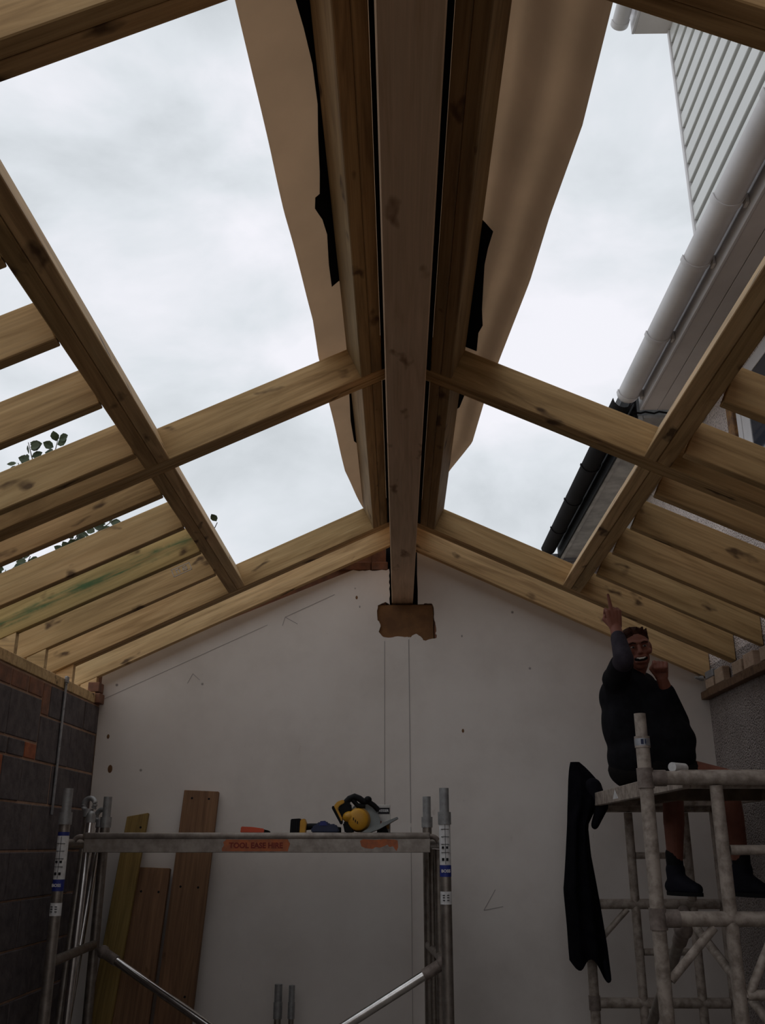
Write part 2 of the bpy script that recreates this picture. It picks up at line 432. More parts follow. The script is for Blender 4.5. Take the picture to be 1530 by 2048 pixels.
# loose brick course showing above the plaster either side of the beam
for x0, x1 in ((-.42, -.205), (-.195, -.092)):
    box('brick_course', (x0, YW - .004, 3.262 if x0 < 0 else 3.262), (x1, YW + .015, 3.315), M['brick_dull'], body, .004)

# left block wall: every block and brick a piece on a mortar bed
wl = thing('wall_left', (XL, 0, 0), None, None); tag(wl, 'dark concrete block wall with pinkish mortar and odd orange bricks', kind='structure')
box('mortar_bed', (XL - .10, Y0, 0), (XL - .005, YW + .012, 2.405), M['mortar'], wl)
def lay(z0, z1, ys, mats=None):
    for i, (a, b) in enumerate(zip(ys, ys[1:])):
        mt = (mats or {}).get(i, 'block')
        j = rg.uniform(-.003, .003)
        box('brick' if mt.startswith('brick') else 'block', (XL - .09, a + .005, z0 + .005), (XL + j, b - .005, z1 - .005), M[mt], wl, .004)
def run(first, n=8, step=.445, end=YW):
    ys = [first + step * i for i in range(n)]
    ys = [y for y in ys if 2.0 < y < end - .08]
    return [ys[0] - step] + ys + [end]
for k, z in enumerate((.02, .242, .465, .688, .91, 1.13, 1.35)):
    lay(z, z + .222 if z > .3 else z + .22, run(2.45 + (.22 if k % 2 else 0) - (.0 if k != 6 else .0), 9), None)
lay(1.572, 1.795, run(2.22 + .008, 9), None)
lay(1.795, 2.0, [2.02, 2.47, 2.91, 3.36, 3.80, 4.25, 4.45, 4.70, 5.11, 5.55, 5.80], {5: 'brick'})
lay(2.0, 2.085, [2.47, 2.70, 2.92, 3.15, 3.37, 3.60, 3.82, 4.05, 4.27, 4.49, 4.70, 4.86], {8: 'block', 10: 'brick'})
lay(2.085, 2.31, [2.4, 2.85, 3.29, 3.74, 4.18, 4.449, 4.86], None)
lay(2.31, 2.40, [2.4, 2.63, 2.86, 3.09, 3.31, 3.54, 3.76, 3.99, 4.21, 4.44, 4.66, 4.86], {i: 'brick_dull' for i in range(12)})
lay(2.0, 2.23, [4.86, 5.343, 5.80], None)
lay(2.23, 2.40, [4.86, 4.97, 5.54, 5.80], {0: 'brick_dull'})
for z in (2.41, 2.475): box('brick', (XL - .05, YW - .10, z), (XL + .028 - (z > 2.45) * .01, YW - .005, z + .058), M['brick_dull'], wl, .003)

# right wall: rough-cast side wall of the house, running up to its eaves
wr = thing('wall_right', (XR, 0, 0), None, None); tag(wr, 'pebble dashed house wall closing the right side', kind='structure')
box('rough_cast', (XR, Y0, 0), (XR + .2, 8.3, 2.62), M['pebble'], wr)
box('daylit_rough_cast', (XR, Y0, 2.622), (XR + .2, 8.3, 4.08), M['pebble_lit'], wr, label='pebble dash above the roof with daylight put into its colour')  # upper part of the same wall, coloured brighter to look daylit
# wall behind the camera
box('wall_front', (XL - .1, Y0 - .12, 0), (XR, Y0, 2.42), M['plaster'], kind='structure')

# windows in the house wall above the new roof
def window(name, y0, y1, z0, z1, label):
    w = thing(name, (XR, (y0 + y1) / 2, z0), None, None); tag(w, label, kind='structure')
    x = XR - .012
    box('window_frame', (x, y0, z0), (XR + .01, y0 + .055, z1), M['upvc'], w, .003); box('window_frame', (x, y1 - .055, z0), (XR + .01, y1, z1), M['upvc'], w, .003)
    box('window_frame', (x, y0 + .056, z1 - .07), (XR + .01, y1 - .056, z1), M['upvc'], w, .003); box('window_frame', (x, y0 + .056, z0), (XR + .01, y1 - .056, z0 + .07), M['upvc'], w, .003)
    box('sash', (x + .003, y1 - .165, z0 + .072), (XR + .009, y1 - .063, z1 - .072), M['upvc'], w, .003)
    box('pane', (XR - .004, y0 + .057, z0 + .071), (XR + .004, y1 - .168, z1 - .071), M['glass'], w)
    return w
w1 = window('window_1', 3.5, 4.76, 3.2, 4.04, 'white framed window in the pebble dashed wall above the right slope')
box('trim_board', (XR - .025, 4.775, 3.52), (XR + .01, 4.865, 4.05), M['brown_paint'], w1, .004, label='peeling brown timber strip')
w2 = window('window_2', 6.85, 7.75, 3.2, 4.05, 'dark window in the house wall past the gable')

# ------------------------------------------------------------------ roof timbers
def slope_matrix(s, y):
    # local x runs down the slope, y across, z out of the roof; origin on the underside plane at the ridge
    return Matrix(((s * ca, 0, s * sa, 0), (0, 1, 0, y), (-sa, 0, ca, APX), (0, 0, 0, 1)))
def rafter(name, s, a, b, y0, y1, mat, parent, plumb_a=True, plumb_b=True, lift=0.0, depth=RD, label=None, bow=0.0):
    """a, b are horizontal distances from the ridge to the two ends"""
    xa, xb = a / ca, b / ca
    ta_, tb_ = (depth * ta if plumb_a else 0), (depth * ta if plumb_b else 0)
    h = (y1 - y0) / 2; cx = (xa + xb) / 2
    bm = bmesh.new()
    q = []
    for yy in (-h, h):
        for x, z in ((xa, 0), (xb, 0), (xb - tb_, depth), (xa - ta_, depth)):
            q.append(bm.verts.new((x - cx, yy, z - depth / 2)))
    bm.faces.new(q[:4]); bm.faces.new(q[4:][::-1])
    for i in range(4): bm.faces.new((q[i], q[i + 4], q[(i + 1) % 4 + 4], q[(i + 1) % 4]))
    bmesh.ops.recalc_face_normals(bm, faces=bm.faces)
    bmesh.ops.bevel(bm, geom=bm.edges[:], offset=.003, segments=1, affect='EDGES')
    me = bpy.data.meshes.new(name); bm.to_mesh(me); bm.free()
    mw = Matrix.Translation((0, 0, lift)) @ slope_matrix(s, (y0 + y1) / 2) @ Matrix.Translation((cx, 0, depth / 2))
    if s < 0:   # keep a right-handed frame
        me.transform(Matrix.Diagonal((1, -1, 1, 1))); me.flip_normals()
        mw = mw @ Matrix.Diagonal((1, -1, 1, 1))
    return put(name, me, mat, parent, mw, **({'label': label} if label else {}))
def along(name, s, u0, u1, y0, y1, mat, parent, depth=RD, label=None, z0=0.0, tilt=0.0):
    """timber running level between rafters; u0,u1 horizontal distance of its underside edges from the ridge"""
    xa, xb = u0 / ca, u1 / ca
    b = B().box((-(y1 - y0) / 2, -(xb - xa) / 2, -depth / 2), ((y1 - y0) / 2, (xb - xa) / 2, depth / 2), .003)
    rot = Matrix(((0, s * ca, s * sa), (1, 0, 0), (0, -sa, ca)))
    if rot.determinant() < 0: rot = rot @ Matrix.Diagonal((-1, 1, 1))
    c = slope_matrix(s, (y0 + y1) / 2) @ V(((xa + xb) / 2, 0, depth / 2 + z0))
    mw = Matrix.Translation(c) @ rot.to_4x4()
    if tilt:
        piv = Matrix.Translation(slope_matrix(s, 0) @ V((xa, 0, 0)))
        mw = piv @ Matrix.Rotation(math.radians(tilt), 4, 'Y') @ piv.inverted() @ mw
    bmesh.ops.transform(b.bm, matrix=mw, verts=b.bm.verts)
    return b.obj(name, mat, parent, mw, **({'label': label} if label else {}))

for s in (-1, 1):
    side = 'left' if s < 0 else 'right'
    fr = thing('roof_frame', (s * 1.0, 3.0, zr(1.0)),
               'open %s slope of new pale pine rafters, trimmers and headers%s' % (side, ' above the dark block wall' if s < 0 else ' below the white house eaves'), 'roof frame')
    T_IN, T_MID, T_OUT = (.91, .9555, 1.002) if s < 0 else (.918, .965, 1.014)
    eave = 2.12 if s < 0 else XR - .004
    beamface = .076
    # doubled full-length rafters
    mains = [(-.473, -.427), (1.392, 1.438), (1.4395, 1.486), (3.352, 3.398), (3.3995, 3.445), (5.248, 5.293), (5.2945, 5.338)]
    for i, (a, b) in enumerate(mains):
        rafter('rafter', s, beamface, eave, a, b, M['pine'], fr)
    drop = 0.0 if s < 0 else -.028
    rafter('rafter', s, beamface, eave if s < 0 else XR - .004, 5.703, 5.748, M['pine_pale'], fr, lift=drop, label='pale knotty rafter fixed beside the gable wall')
    # short rafters from trimmer to eaves
    jacks = [1.96, 2.355, 2.768, 3.197, 3.622, 4.04, 4.424, 4.828]
    for y in jacks:
        st = s < 0 and abs(y - 4.424) < .01
        lab = 'short rafter with a green algae streak' if st else None
        rafter('short_rafter', s, T_OUT + (.002 if s < 0 else .014), eave, y, y + .043, M['pine_green'] if st else M['pine'], fr, plumb_a=False, label=lab)
    bays = [(-.425, 1.390), (1.488, 3.350), (3.447, 5.246)]
    for a, b in bays:
        along('trimmer', s, T_IN, T_MID - .001, a, b, M['pine_pale'], fr, tilt=0 if s < 0 else 4.0)
        along('trimmer', s, T_MID, T_OUT, a, b, M['pine'], fr, tilt=0 if s < 0 else 4.0)
        h0, h1, h2 = (.089, .1275, .170) if s < 0 else (.106, .145, .187)
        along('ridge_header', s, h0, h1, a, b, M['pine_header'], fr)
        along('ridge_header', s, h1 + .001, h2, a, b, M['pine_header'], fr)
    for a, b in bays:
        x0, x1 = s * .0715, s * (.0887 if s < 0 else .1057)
        B().prism([(x0, a, zr(.08) + .002), (x1, a, zr(x1) - .001), (x1, a, zr(x1) + .002), (x0, a, zr(.08) + .005)], (0, b - a, 0)).obj('gap_shade_strip', M['dark'], fr, label='black strip painting the shade in the gap beside the ridge beam')  # added black strip standing in for the shade between beam and header
    if s < 0:
        # grade stamp printed on a short rafter
        mw = slope_matrix(-1, 4.8272) @ Matrix.Translation((1.262, 0, .098)) @ Matrix(((1, 0, 0), (0, 0, 1), (0, 1, 0))).to_4x4()
        b = B(); w_, h_ = .052, .022
        for lo, hi in (((-w_, -h_), (w_, -h_ + .003)), ((-w_, h_ - .003), (w_, h_)), ((-w_, -h_), (-w_ + .003, h_)), ((w_ - .003, -h_), (w_, h_)),
                       ((-.03, -.012), (-.026, .012)), ((-.03, .009), (-.008, .012)), ((-.012, -.012), (-.008, .012)), ((-.03, -.012), (-.008, -.009)), ((.01, -.012), (.014, .012)), ((.01, .008), (.032, .012)), ((.026, -.012), (.03, .006)), ((-.022, -.004), (-.016, .003))):
            b.box((lo[0], lo[1], -.0003), (hi[0], hi[1], .0003))
        bmesh.ops.transform(b.bm, matrix=mw, verts=b.bm.verts)
        b.obj('grade_stamp', M['pencil'], fr)

# left wall plate
wp = thing('wall_plate', (XL, 3, 2.405), 'pale timber wall plate lying on top of the dark block wall', 'wall plate')
box('plate_timber', (XL - .10, 2.0, 2.407), (XL + .002, 5.30, 2.462), M['pine_pale'], wp, .003)
box('plate_timber', (XL - .10, 5.305, 2.407), (XL + .002, 5.70, 2.462), M['pine_pale'], wp, .003)
for y in (1.415, 2.377, 2.79, 3.218, 3.40, 3.643, 4.06, 4.446, 4.85, 5.293, 5.725):
    x0 = XL - .098
    b = B().prism([(x0, y - .02, 2.463), (XL - .004, y - .02, 2.463), (XL - .004, y - .02, zr(XL) - .003), (x0, y - .02, zr(x0) - .003)], (0, .04, 0))
    b.obj('packer', M['pine_pale'], wp)
# right ledger with blocks between the rafter feet
lg = thing('ledger_board', (XR, 3, 2.43), 'dark timber ledger along the pebble dashed wall carrying the rafter feet', 'ledger')
box('ledger_timber', (XR - .05, 1.5, 2.43), (XR - .002, YW - .01, 2.475), M['brown_dark'], lg, .003)
yy = [3.45, 3.62, 4.04, 4.424, 4.828, 5.248, 5.70]
for y, h_ in ((5.62, .055), (5.44, .085), (5.14, .07), (4.96, .08), (4.72, .07), (4.55, .08), (4.30, .07), (4.15, .08)):
    box('rafter_block', (XR - .047, y - .072, 2.478), (XR - .004, y + .072, 2.478 + h_), M['block_wood'], lg, .004)
box('rafter_block', (XR - .045, 5.55, 2.536), (XR - .004, 5.69, 2.58), M['lead'], lg, .004, label='small grey block on top of a pale one')
b = B().tube((XR - .075, 5.697, 2.545), (XR - .055, 5.697, 2.545), .016, n=12); b.tube((XR - .075, 5.697, 2.545), (XR - .105, 5.690, 2.550), .012, .006, n=10); b.obj('torch_head', M['galv'], lg, sm=40)

# ridge beam
rb = thing('ridge_beam', (0, 2.5, 3.047), 'deep planed ridge beam running overhead into the gable wall pocket', 'beam')
b = B().box((-3.7, -.067, -.245), (3.7, .067, .2), .004)
mw = Matrix.Translation((0.0, 2.19, 3.047 + .245)) @ Matrix.Identity(4)
mw = mw @ Matrix(((0, 1, 0, 0), (1, 0, 0, 0), (0, 0, 1, 0), (0, 0, 0, 1)))
mw = mw @ Matrix.Diagonal((1, -1, 1, 1))
bmesh.ops.transform(b.bm, matrix=mw, verts=b.bm.verts)
b.obj('beam_timber', M['glulam'], rb, mw)

# restraint strap hanging on the left wall
st = thing('restraint_strap', (XL + .01, 5.16, 1.4), 'thin galvanised strap hanging down the block wall from the wall plate', 'strap')
box('strap_leg', (XL + .006, 5.142, 1.75), (XL + .012, 5.168, 2.47), M['steel'], st, .001)
B().box((XL + .002, 5.139, 2.44), (XL + .018, 5.171, 2.475), .002).obj('strap_hook', M['steel'], st)
for z in (2.43, 2.3, 2.1, 1.9): B().tube((XL + .011, 5.155, z), (XL + .0145, 5.155, z), .005, n=8).obj('strap_nail', M['galv'], st)

# ------------------------------------------------------------------ dust sheet over the ridge and torn membrane under it
edgeL = [(-1.0, -.40), (.9, -.40), (1.633, -.395), (1.859, -.388), (2.116, -.378), (2.4, -.371), (2.561, -.363), (2.796, -.353), (3.068, -.342), (3.368, -.346), (3.745, -.335), (4.326, -.314), (4.603, -.304), (4.991, -.263), (5.331, -.226), (5.75, -.19)]
edgeR = [(-1.0, .45), (.9, .46), (1.632, .464), (2.008, .465), (2.399, .439), (2.757, .426), (3.351, .385), (3.757, .36), (4.245, .341), (4.442, .305), (4.704, .256), (5.1, .20), (5.75, .18)]
def interp(tab, y):
    for (a, p), (b, q) in zip(tab, tab[1:]):
        if a <= y <= b:
            f = (y - a) / (b - a); return p + (q - p) * f
    return tab[0][1] if y < tab[0][0] else tab[-1][1]
ds = thing('dust_sheet', (0, 2.4, 3.62), 'beige cloth dust sheet draped along the ridge with edges hanging past the headers', 'sheet')
bm = bmesh.new(); rows = []
NY, NX = 150, 60
for i in range(NY + 1):
    y = -.42 + 6.17 * i / NY
    l, r = interp(edgeL, y), interp(edgeR, y)
    row = []
    for j in range(NX + 1):
        f = j / NX
        x = l + (r - l) * f
        z = APX + .163 / ca - SL * math.sqrt(x * x + .0016)
        if x > .16:      # lengthwise folds converging down the sheet on the right
            k = (x - .16) / max(.05, r - .16)
            amp = .020 * min(1, (x - .16) / .05) * max(.15, min(1, (5.0 - y) / 2.2))
            z += amp * (math.sin(k * 15.5 + .9 * y + .4 * math.sin(2.1 * y)) * .6 + .45 * math.sin(k * 7.0 - .6 * y))
            z += .012 * k
        elif x < -.17:
            k = (-x - .17) / max(.05, -l - .17)
            z += min(1, (-x - .17) / .05) * (.006 * math.sin(k * 4 + 2.6 * y) + .004 * math.sin(9 * y + 3 * k) + .010 * k * math.sin(2.3 * y))
        row.append(bm.verts.new((x, y, z)))
    rows.append(row)
for a, b in zip(rows, rows[1:]):
    for j in range(NX): bm.faces.new((a[j], a[j + 1], b[j + 1], b[j]))
g = bmesh.ops.solidify(bm, geom=bm.faces[:], thickness=.0022)
b = B(); b.bm.free(); b.bm = bm
b.obj('sheet_cloth', M['canvas'], ds, sm=50)
def membrane(s, inner, outer, label):
    mb = thing('roof_membrane', (s * .22, (outer[0][0] + outer[-1][0]) / 2, 3.47), label, 'membrane')
    pts = [(s * abs(x), y) for y, x in outer] + [(s * abs(x), y) for y, x in inner[::-1]]
    z = lambda x: APX + .1515 / ca - SL * abs(x)
    b = B().prism([(x, y, z(x)) for x, y in pts], (0, 0, .002))
    b.obj('membrane_strip', M['dark'], mb)
membrane(1, [(2.50, .17), (3.34, .17)], [(2.50, .215), (2.536, .257), (2.566, .285), (2.66, .277), (2.757, .274), (2.9, .281), (3.033, .288), (3.137, .299), (3.20, .288), (3.34, .292)], 'black torn membrane strip under the dust sheet on the right of the ridge')
membrane(1, [(3.46, .17), (4.0, .17)], [(3.46, .29), (3.724, .273), (3.884, .257), (4.0, .215)], 'small black membrane corner right of the ridge beyond the cross rafter')
membrane(-1, [(1.50, .17), (2.90, .17)], [(1.50, .272), (1.68, .263), (1.767, .252), (1.886, .241), (2.025, .239), (2.139, .247), (2.288, .254), (2.385, .262), (2.394, .276), (2.441, .281), (2.475, .272), (2.507, .263), (2.591, .254), (2.755, .260), (2.894, .259), (2.875, .233), (2.92, .205)], 'long black torn membrane strip left of the ridge with a rounded tab')
membrane(-1, [(3.46, .17), (4.7, .17)], [(3.46, .232), (3.763, .240), (4.028, .247), (4.273, .242), (4.319, .228), (4.5, .205), (4.7, .19)], 'narrow black membrane strip left of the ridge near the gable')

# ------------------------------------------------------------------ house beside the room: eaves, cladding, gutters
hs = thing('house', (2.0, 2.5, 4.0), 'white clad house upper storey with white gutter and boxed eaves at top right', 'house')
YE = 5.20
box('fascia', (1.446, -1.5, 4.085), (1.462, YE, 4.21), M['upvc'], hs, .003)
box('soffit_board', (1.464, -1.5, 4.09), (1.552, YE, 4.10), M['soffit_grey'], hs, .002)
box('soffit_board', (1.556, -1.5, 4.09), (XR + .06, YE, 4.10), M['soffit_grey'], hs, .002)
def half_gutter(x, z, r, y0, y1, name, mat, parent, th=.004):
    n = 16; pts = []
    for i in range(n + 1):
        a = math.pi + math.pi * i / n; pts.append((x + r * math.cos(a), z + r * math.sin(a)))
    for i in range(n, -1, -1):
        a = math.pi + math.pi * i / n; pts.append((x + (r - th) * math.cos(a), z + (r - th) * math.sin(a)))
    return B().prism([(px, y0, pz) for px, pz in pts], (0, y1 - y0, 0)).obj(name, mat, parent, sm=40)
gu = half_gutter(1.365, 4.17, .064, -1.5, 5.14, 'gutter', M['upvc'], hs)
for y in (1.2, 2.1, 2.72, 3.30, 3.74, 4.42, 5.10):
    half_gutter(1.365, 4.172, .070, y - .02, y + .02, 'gutter_bracket', M['upvc'], gu)
    box('gutter_bracket', (1.43, y - .02, 4.12), (1.445, y + .02, 4.17), M['upvc'], gu, .002)
# lower roof between gutter and upper wall
B().prism([(1.37, -1.5, 4.20), (1.93, -1.5, 4.52), (1.93, -1.5, 4.56), (1.35, -1.5, 4.24)], (0, 6.66, 0)).obj('lower_roof', M['slate'], hs)
box('upper_wall', (1.945, -1.5, 4.1), (4.5, 5.14, 7.0), M['clad_gap'], hs)
zc = 7.005
for k in range(17):
    z1 = zc - k * .1475
    if z1 < 4.62: break
    b = B().prism([(1.945, -1.5, z1 - .004), (1.912, -1.5, z1 - .004), (1.902, -1.5, z1 - .02), (1.900, -1.5, z1 - .121), (1.904, -1.5, z1 - .124), (1.945, -1.5, z1 - .124)], (0, 6.625, 0))
    b.obj('cladding_board', M['clad'], hs)
box('corner_trim', (1.893, 5.127, 4.5), (1.96, 5.16, 7.0), M['upvc'], hs, .003)
box('upper_soffit', (1.665, -1.5, 7.005), (2.2, 5.165, 7.02), M['soffit_grey'], hs)
box('upper_fascia', (1.645, -1.5, 7.00), (1.663, 5.165, 7.17), M['upvc'], hs, .003)
ug = half_gutter(1.565, 7.085, .058, -1.5, 5.14, 'upper_gutter', M['upvc'], hs)
half_gutter(1.565, 7.087, .064, 5.11, 5.155, 'gutter_stop_end', M['upvc'], ug)
B().prism([(1.60, -1.5, 7.18), (4.5, -1.5, 8.6), (4.5, -1.5, 8.66), (1.60, -1.5, 7.24)], (0, 6.67, 0)).obj('upper_roof', M['slate'], hs)

nb = thing('neighbouring_eaves', (1.6, 6.7, 4.0), 'old grey eaves with black gutter beyond the white gutter end', 'eaves')
half_gutter(1.345, 4.15, .066, 5.155, 8.2, 'gutter', M['black_gloss'], nb)
for y in (5.6, 6.2, 6.9, 7.6): half_gutter(1.345, 4.152, .073, y - .015, y + .015, 'gutter_bracket', M['black_gloss'], nb)
box('fascia', (1.425, 5.24, 4.04), (1.442, 8.2, 4.20), M['black'], nb, .003)
box('soffit_edge', (1.444, 5.24, 4.04), (1.475, 8.2, 4.075), M['old_soffit'], nb, .004)
box('soffit_board', (1.478, 5.24, 4.055), (XR - .003, 8.2, 4.075), M['old_soffit'], nb, .002)
b = B()
pts = [(1.40 + .028 * i, 5.222 + .006 * math.sin(i * 1.7), 4.083 + .004 * math.sin(i * 2.3)) for i in range(9)]
b.path(pts, .006, 6).obj('party_cable', M['black'], nb, sm=60)
B().prism([(1.37, 5.24, 4.20), (3.5, 5.24, 5.5), (3.5, 5.24, 5.56), (1.36, 5.24, 4.25)], (0, 2.96, 0)).obj('roof_slates', M['slate'], nb)
box('end_wall', (1.29, 8.22, 4.03), (3.4, 8.6, 4.10), M['lead'], nb)
box('end_wall', (1.46, 8.24, 3.0), (3.4, 8.6, 4.028), M['pebble'], nb)
# ------------------------------------------------------------------ tree beyond the left slope
tr = thing('tree', (-3.1, 7.2, 0), 'leafy tree outside with dark sprigs showing between the left rafters', 'tree')
B().path([(-3.1, 7.2, -.06), (-3.05, 7.2, 1.2), (-3.15, 7.15, 2.6), (-3.05, 7.1, 3.6)], .09, 10, .04).obj('trunk', M['bark'], tr, sm=60)
def leaf_mesh():
    bm = bmesh.new()
    L_, w = .095, .036
    prof = [(0, 0), (.25, .8), (.55, 1.0), (.8, .6), (1, 0)]
    mid = [bm.verts.new((L_ * a, 0, -.012 * math.sin(a * 3))) for a, _ in prof]
    for sgn in (-1, 1):
        ed = [bm.verts.new((L_ * a, sgn * w * b_, .010 * b_ - .012 * math.sin(a * 3))) for a, b_ in prof[1:-1]]
        ch = [mid[0]] + ed + [mid[-1]]
        for i in range(len(ch) - 1):
            q = [mid[i], mid[i + 1], ch[i + 1], ch[i]]
            q = [v for k_, v in enumerate(q) if v not in q[:k_]]
            if len(q) > 2: bm.faces.new(q if sgn > 0 else q[::-1])
    me = bpy.data.meshes.new('leaf'); bm.to_mesh(me); bm.free(); me.materials.append(M['leaf'])
    return me
LEAF = leaf_mesh()
lr = random.Random(11)
def sprig(base, tip, n, sc=1.0, lat=.08):
    base, tip = V(base), V(tip)
    B().path([base, (base + tip) / 2 + V((.02, 0, .01)), tip], .007, 6, .003).obj('twig', M['bark'], tr)
    for i in range(n):
        f = .15 + .85 * (i + 1) / n
        p = base.lerp(tip, f)
        a = lr.uniform(0, 6.28)
        d = V((math.cos(a), .5 * math.sin(a), lr.uniform(-.3, .5))).normalized()
        up = V((lr.uniform(-.6, .6), -1, lr.uniform(-.2, .6)))
        fr_ = frame(d, up)
        mw = Matrix.Translation(p + d * .012) @ fr_.to_4x4() @ Matrix.Diagonal((sc, sc, sc, 1))
        put('leaf', LEAF, None, tr, mw)
SPRIGS = [((-2.96, 7.05, 4.30), (-3.04, 7.0, 4.70), 16, 1.0), ((-2.90, 7.05, 4.35), (-2.80, 7.0, 4.72), 14, 1.0), ((-3.06, 7.05, 4.25), (-3.10, 7.0, 4.52), 7, .8),
          ((-2.72, 7.05, 3.70), (-2.28, 7.0, 4.02), 26, .9), ((-2.75, 7.05, 3.6), (-2.55, 7.0, 3.90), 14, .9), ((-3.05, 7.05, 3.45), (-2.90, 7.0, 3.73), 20, .9), ((-3.20, 7.05, 3.3), (-3.08, 7.0, 3.62), 14, .9),
          ((-1.62, 7.05, 3.70), (-1.45, 7.0, 4.0), 5, .8), ((-2.6, 7.1, 3.3), (-1.6, 7.05, 3.72), 22, .9), ((-3.05, 7.1, 3.3), (-3.0, 7.08, 4.25), 16, .9)]
for b_, t_, n_, s_ in SPRIGS: sprig(b_, t_, n_, s_)

# ------------------------------------------------------------------ scaffold tower with the tools (left)
def label_bits(parent, p, dz=0.0):
    """printed safety label wrapped round the post at p (x, y)"""
    x, y = p; r = .0262
    B().tube((x, y, 1.452 + dz), (x, y, 1.640 + dz), r, n=18).obj('post_label', M['white'], parent, sm=40)
    B().tube((x, y, 1.641 + dz), (x, y, 1.657 + dz), r + .0002, n=18).obj('label_band', M['blue'], parent, sm=40)
    B().tube((x, y, 1.402 + dz), (x, y, 1.451 + dz), r + .0003, n=18).obj('label_band', M['blue'], parent, sm=40)
    B().tube((x, y, 1.298 + dz * .8), (x, y, 1.352 + dz * .8), r, n=18).obj('post_label', M['white'], parent, sm=40)
    b = B()
    for z in (1.606, 1.573, 1.540, 1.505): b.box((x - .018, y - r - .0010, z + dz), (x + .018, y - .017, z + .0018 + dz))
    b.box((x - .001, y - r - .001, 1.455 + dz), (x + .001, y - r + .003, 1.637 + dz))
    for z, h in ((1.522, .010), (1.470, .012), (1.335 - dz * .2, .003), (1.325 - dz * .2, .003), (1.314 - dz * .2, .003)):
        for dx in (-.011, .008): b.box((x + dx - .005, y - r - .001, z + dz), (x + dx + .005, y - .019, z + h + dz))
    b.obj('label_print', M['ink'], parent)
    text('label_letters', 'BOSS', .018, Matrix.Translation((x, y - r - .001, 1.426 + dz)) @ FACE_CAM, M['white'], parent, bold=.0006)
tw = thing('scaffold_tower', (-.71, 5.0, 0), 'low aluminium scaffold tower with tools lying on its platform, in front of the planks', 'scaffold tower')
PF = [(-1.59, 4.6), (.182, 4.6)]; PR = [(-1.643, 5.42), (.124, 5.42)]
for (x, y) in PF + PR:
    lean = 0
    B().tube((x, y, .0), (x, y, 1.735), .0254, n=18).obj('post', M['alu'], tw, sm=40)
    b = B(); b.tube((x, y, 1.69), (x, y, 1.745), .0305, n=18); b.tube((x, y, 1.745), (x, y, 1.852), .0225, n=18); b.tube((x, y - .0235, 1.715), (x, y - .033, 1.715), .004, n=8)
    b.obj('spigot', M['galv'], tw, sm=40)
    B().tube((x, y, 0), (x, y, .02), .05, n=16).obj('foot_plate', M['galv'], tw, sm=40)
label_bits(tw, PF[0]); label_bits(tw, PF[1], .062)
for i, (f, r) in enumerate(zip(PF, PR)):
    d = V((r[0] - f[0], r[1] - f[1], 0)).normalized()
    for z in (.35, .60, 1.105, 1.605):
        a = V((f[0], f[1], z)) + d * .024; b_ = V((r[0], r[1], z)) - d * .024
        B().tube(a, b_, .022, n=14).obj('rung', M['alu'], tw, sm=40)
    if i == 1:   # ladder stiles inside the right-hand frame
        for f_ in (.36, .72):
            p = V((f[0], f[1], 0)).lerp(V((r[0], r[1], 0)), f_)
            B().tube((p.x, p.y, .2), (p.x, p.y, 1.58), .02, n=12).obj('ladder_stile', M['alu'], tw, sm=40)
pn0, pn1 = V((PF[1][0], PF[1][1], 0)).lerp(V((PR[1][0], PR[1][1], 0)), .42), V((PR[1][0], PR[1][1], 0)) + V((0, -.03, 0))
B().prism([(pn0.x + .0215, pn0.y, .12), (pn1.x + .0215, pn1.y, .12), (pn1.x + .0215, pn1.y, 1.55), (pn0.x + .0215, pn0.y, 1.55)], (.012, 0, 0)).obj('side_panel', M['alu'], tw)
# platform deck
dk0, dk1 = -1.53, .118
box('deck_side', (dk0, 4.72, 1.566), (dk1, 4.735, 1.636), M['alu'], tw, .002)
B().box((dk0, 4.712, 1.628), (dk1, 4.738, 1.656), .006, seg=2).obj('deck_lip', M['alu'], tw, sm=40)
box('deck_side', (dk0 - .03, 5.305, 1.566), (dk1 - .03, 5.32, 1.65), M['alu'], tw, .002)
box('deck_board', (dk0 - .015, 4.739, 1.636), (dk1 - .015, 5.304, 1.652), M['deck'], tw)
for x in (dk0 - .02, dk1 + .018):
    for y in (4.76, 5.26):
        xx = x - (y - 4.6) * .064 * 1
        b = B(); b.torus((xx, y, 1.605), (0, 1, 0), .033, .012, 16, 8, math.radians(-20), math.radians(200))
        b.obj('deck_hook', M['casting'], tw, sm=60)
# sticker remains on the deck edge
b = B(); rr = random.Random(4)
b.prism([(-.868, 4.719, 1.572), (-.556, 4.719, 1.572), (-.552, 4.719, 1.59), (-.546, 4.719, 1.606), (-.553, 4.719, 1.616), (-.558, 4.719, 1.626), (-.64, 4.719, 1.6265), (-.75, 4.719, 1.624), (-.85, 4.719, 1.6255), (-.865, 4.719, 1.612), (-.859, 4.719, 1.60), (-.87, 4.719, 1.585)], (0, -.0012, 0)).obj('sticker', M['orange_paint'], tw)
text('sticker_lettering', 'TOOL EASE HIRE', .034, Matrix.Translation((-.708, 4.7172, 1.597)) @ FACE_CAM, M['red_print'], tw, bold=.0012, sx=1.0)
pts = [(-.215, 1.618), (-.20, 1.626), (-.14, 1.623), (-.10, 1.627), (-.05, 1.624), (-.036, 1.62), (-.034, 1.59), (-.042, 1.573), (-.05, 1.582), (-.058, 1.594), (-.075, 1.591), (-.085, 1.602), (-.10, 1.595), (-.12, 1.588), (-.14, 1.591), (-.155, 1.583), (-.19, 1.586), (-.208, 1.594)]
B().prism([(x, 4.719, z) for x, z in pts], (0, -.0012, 0)).obj('sticker', M['orange_paint'], tw)
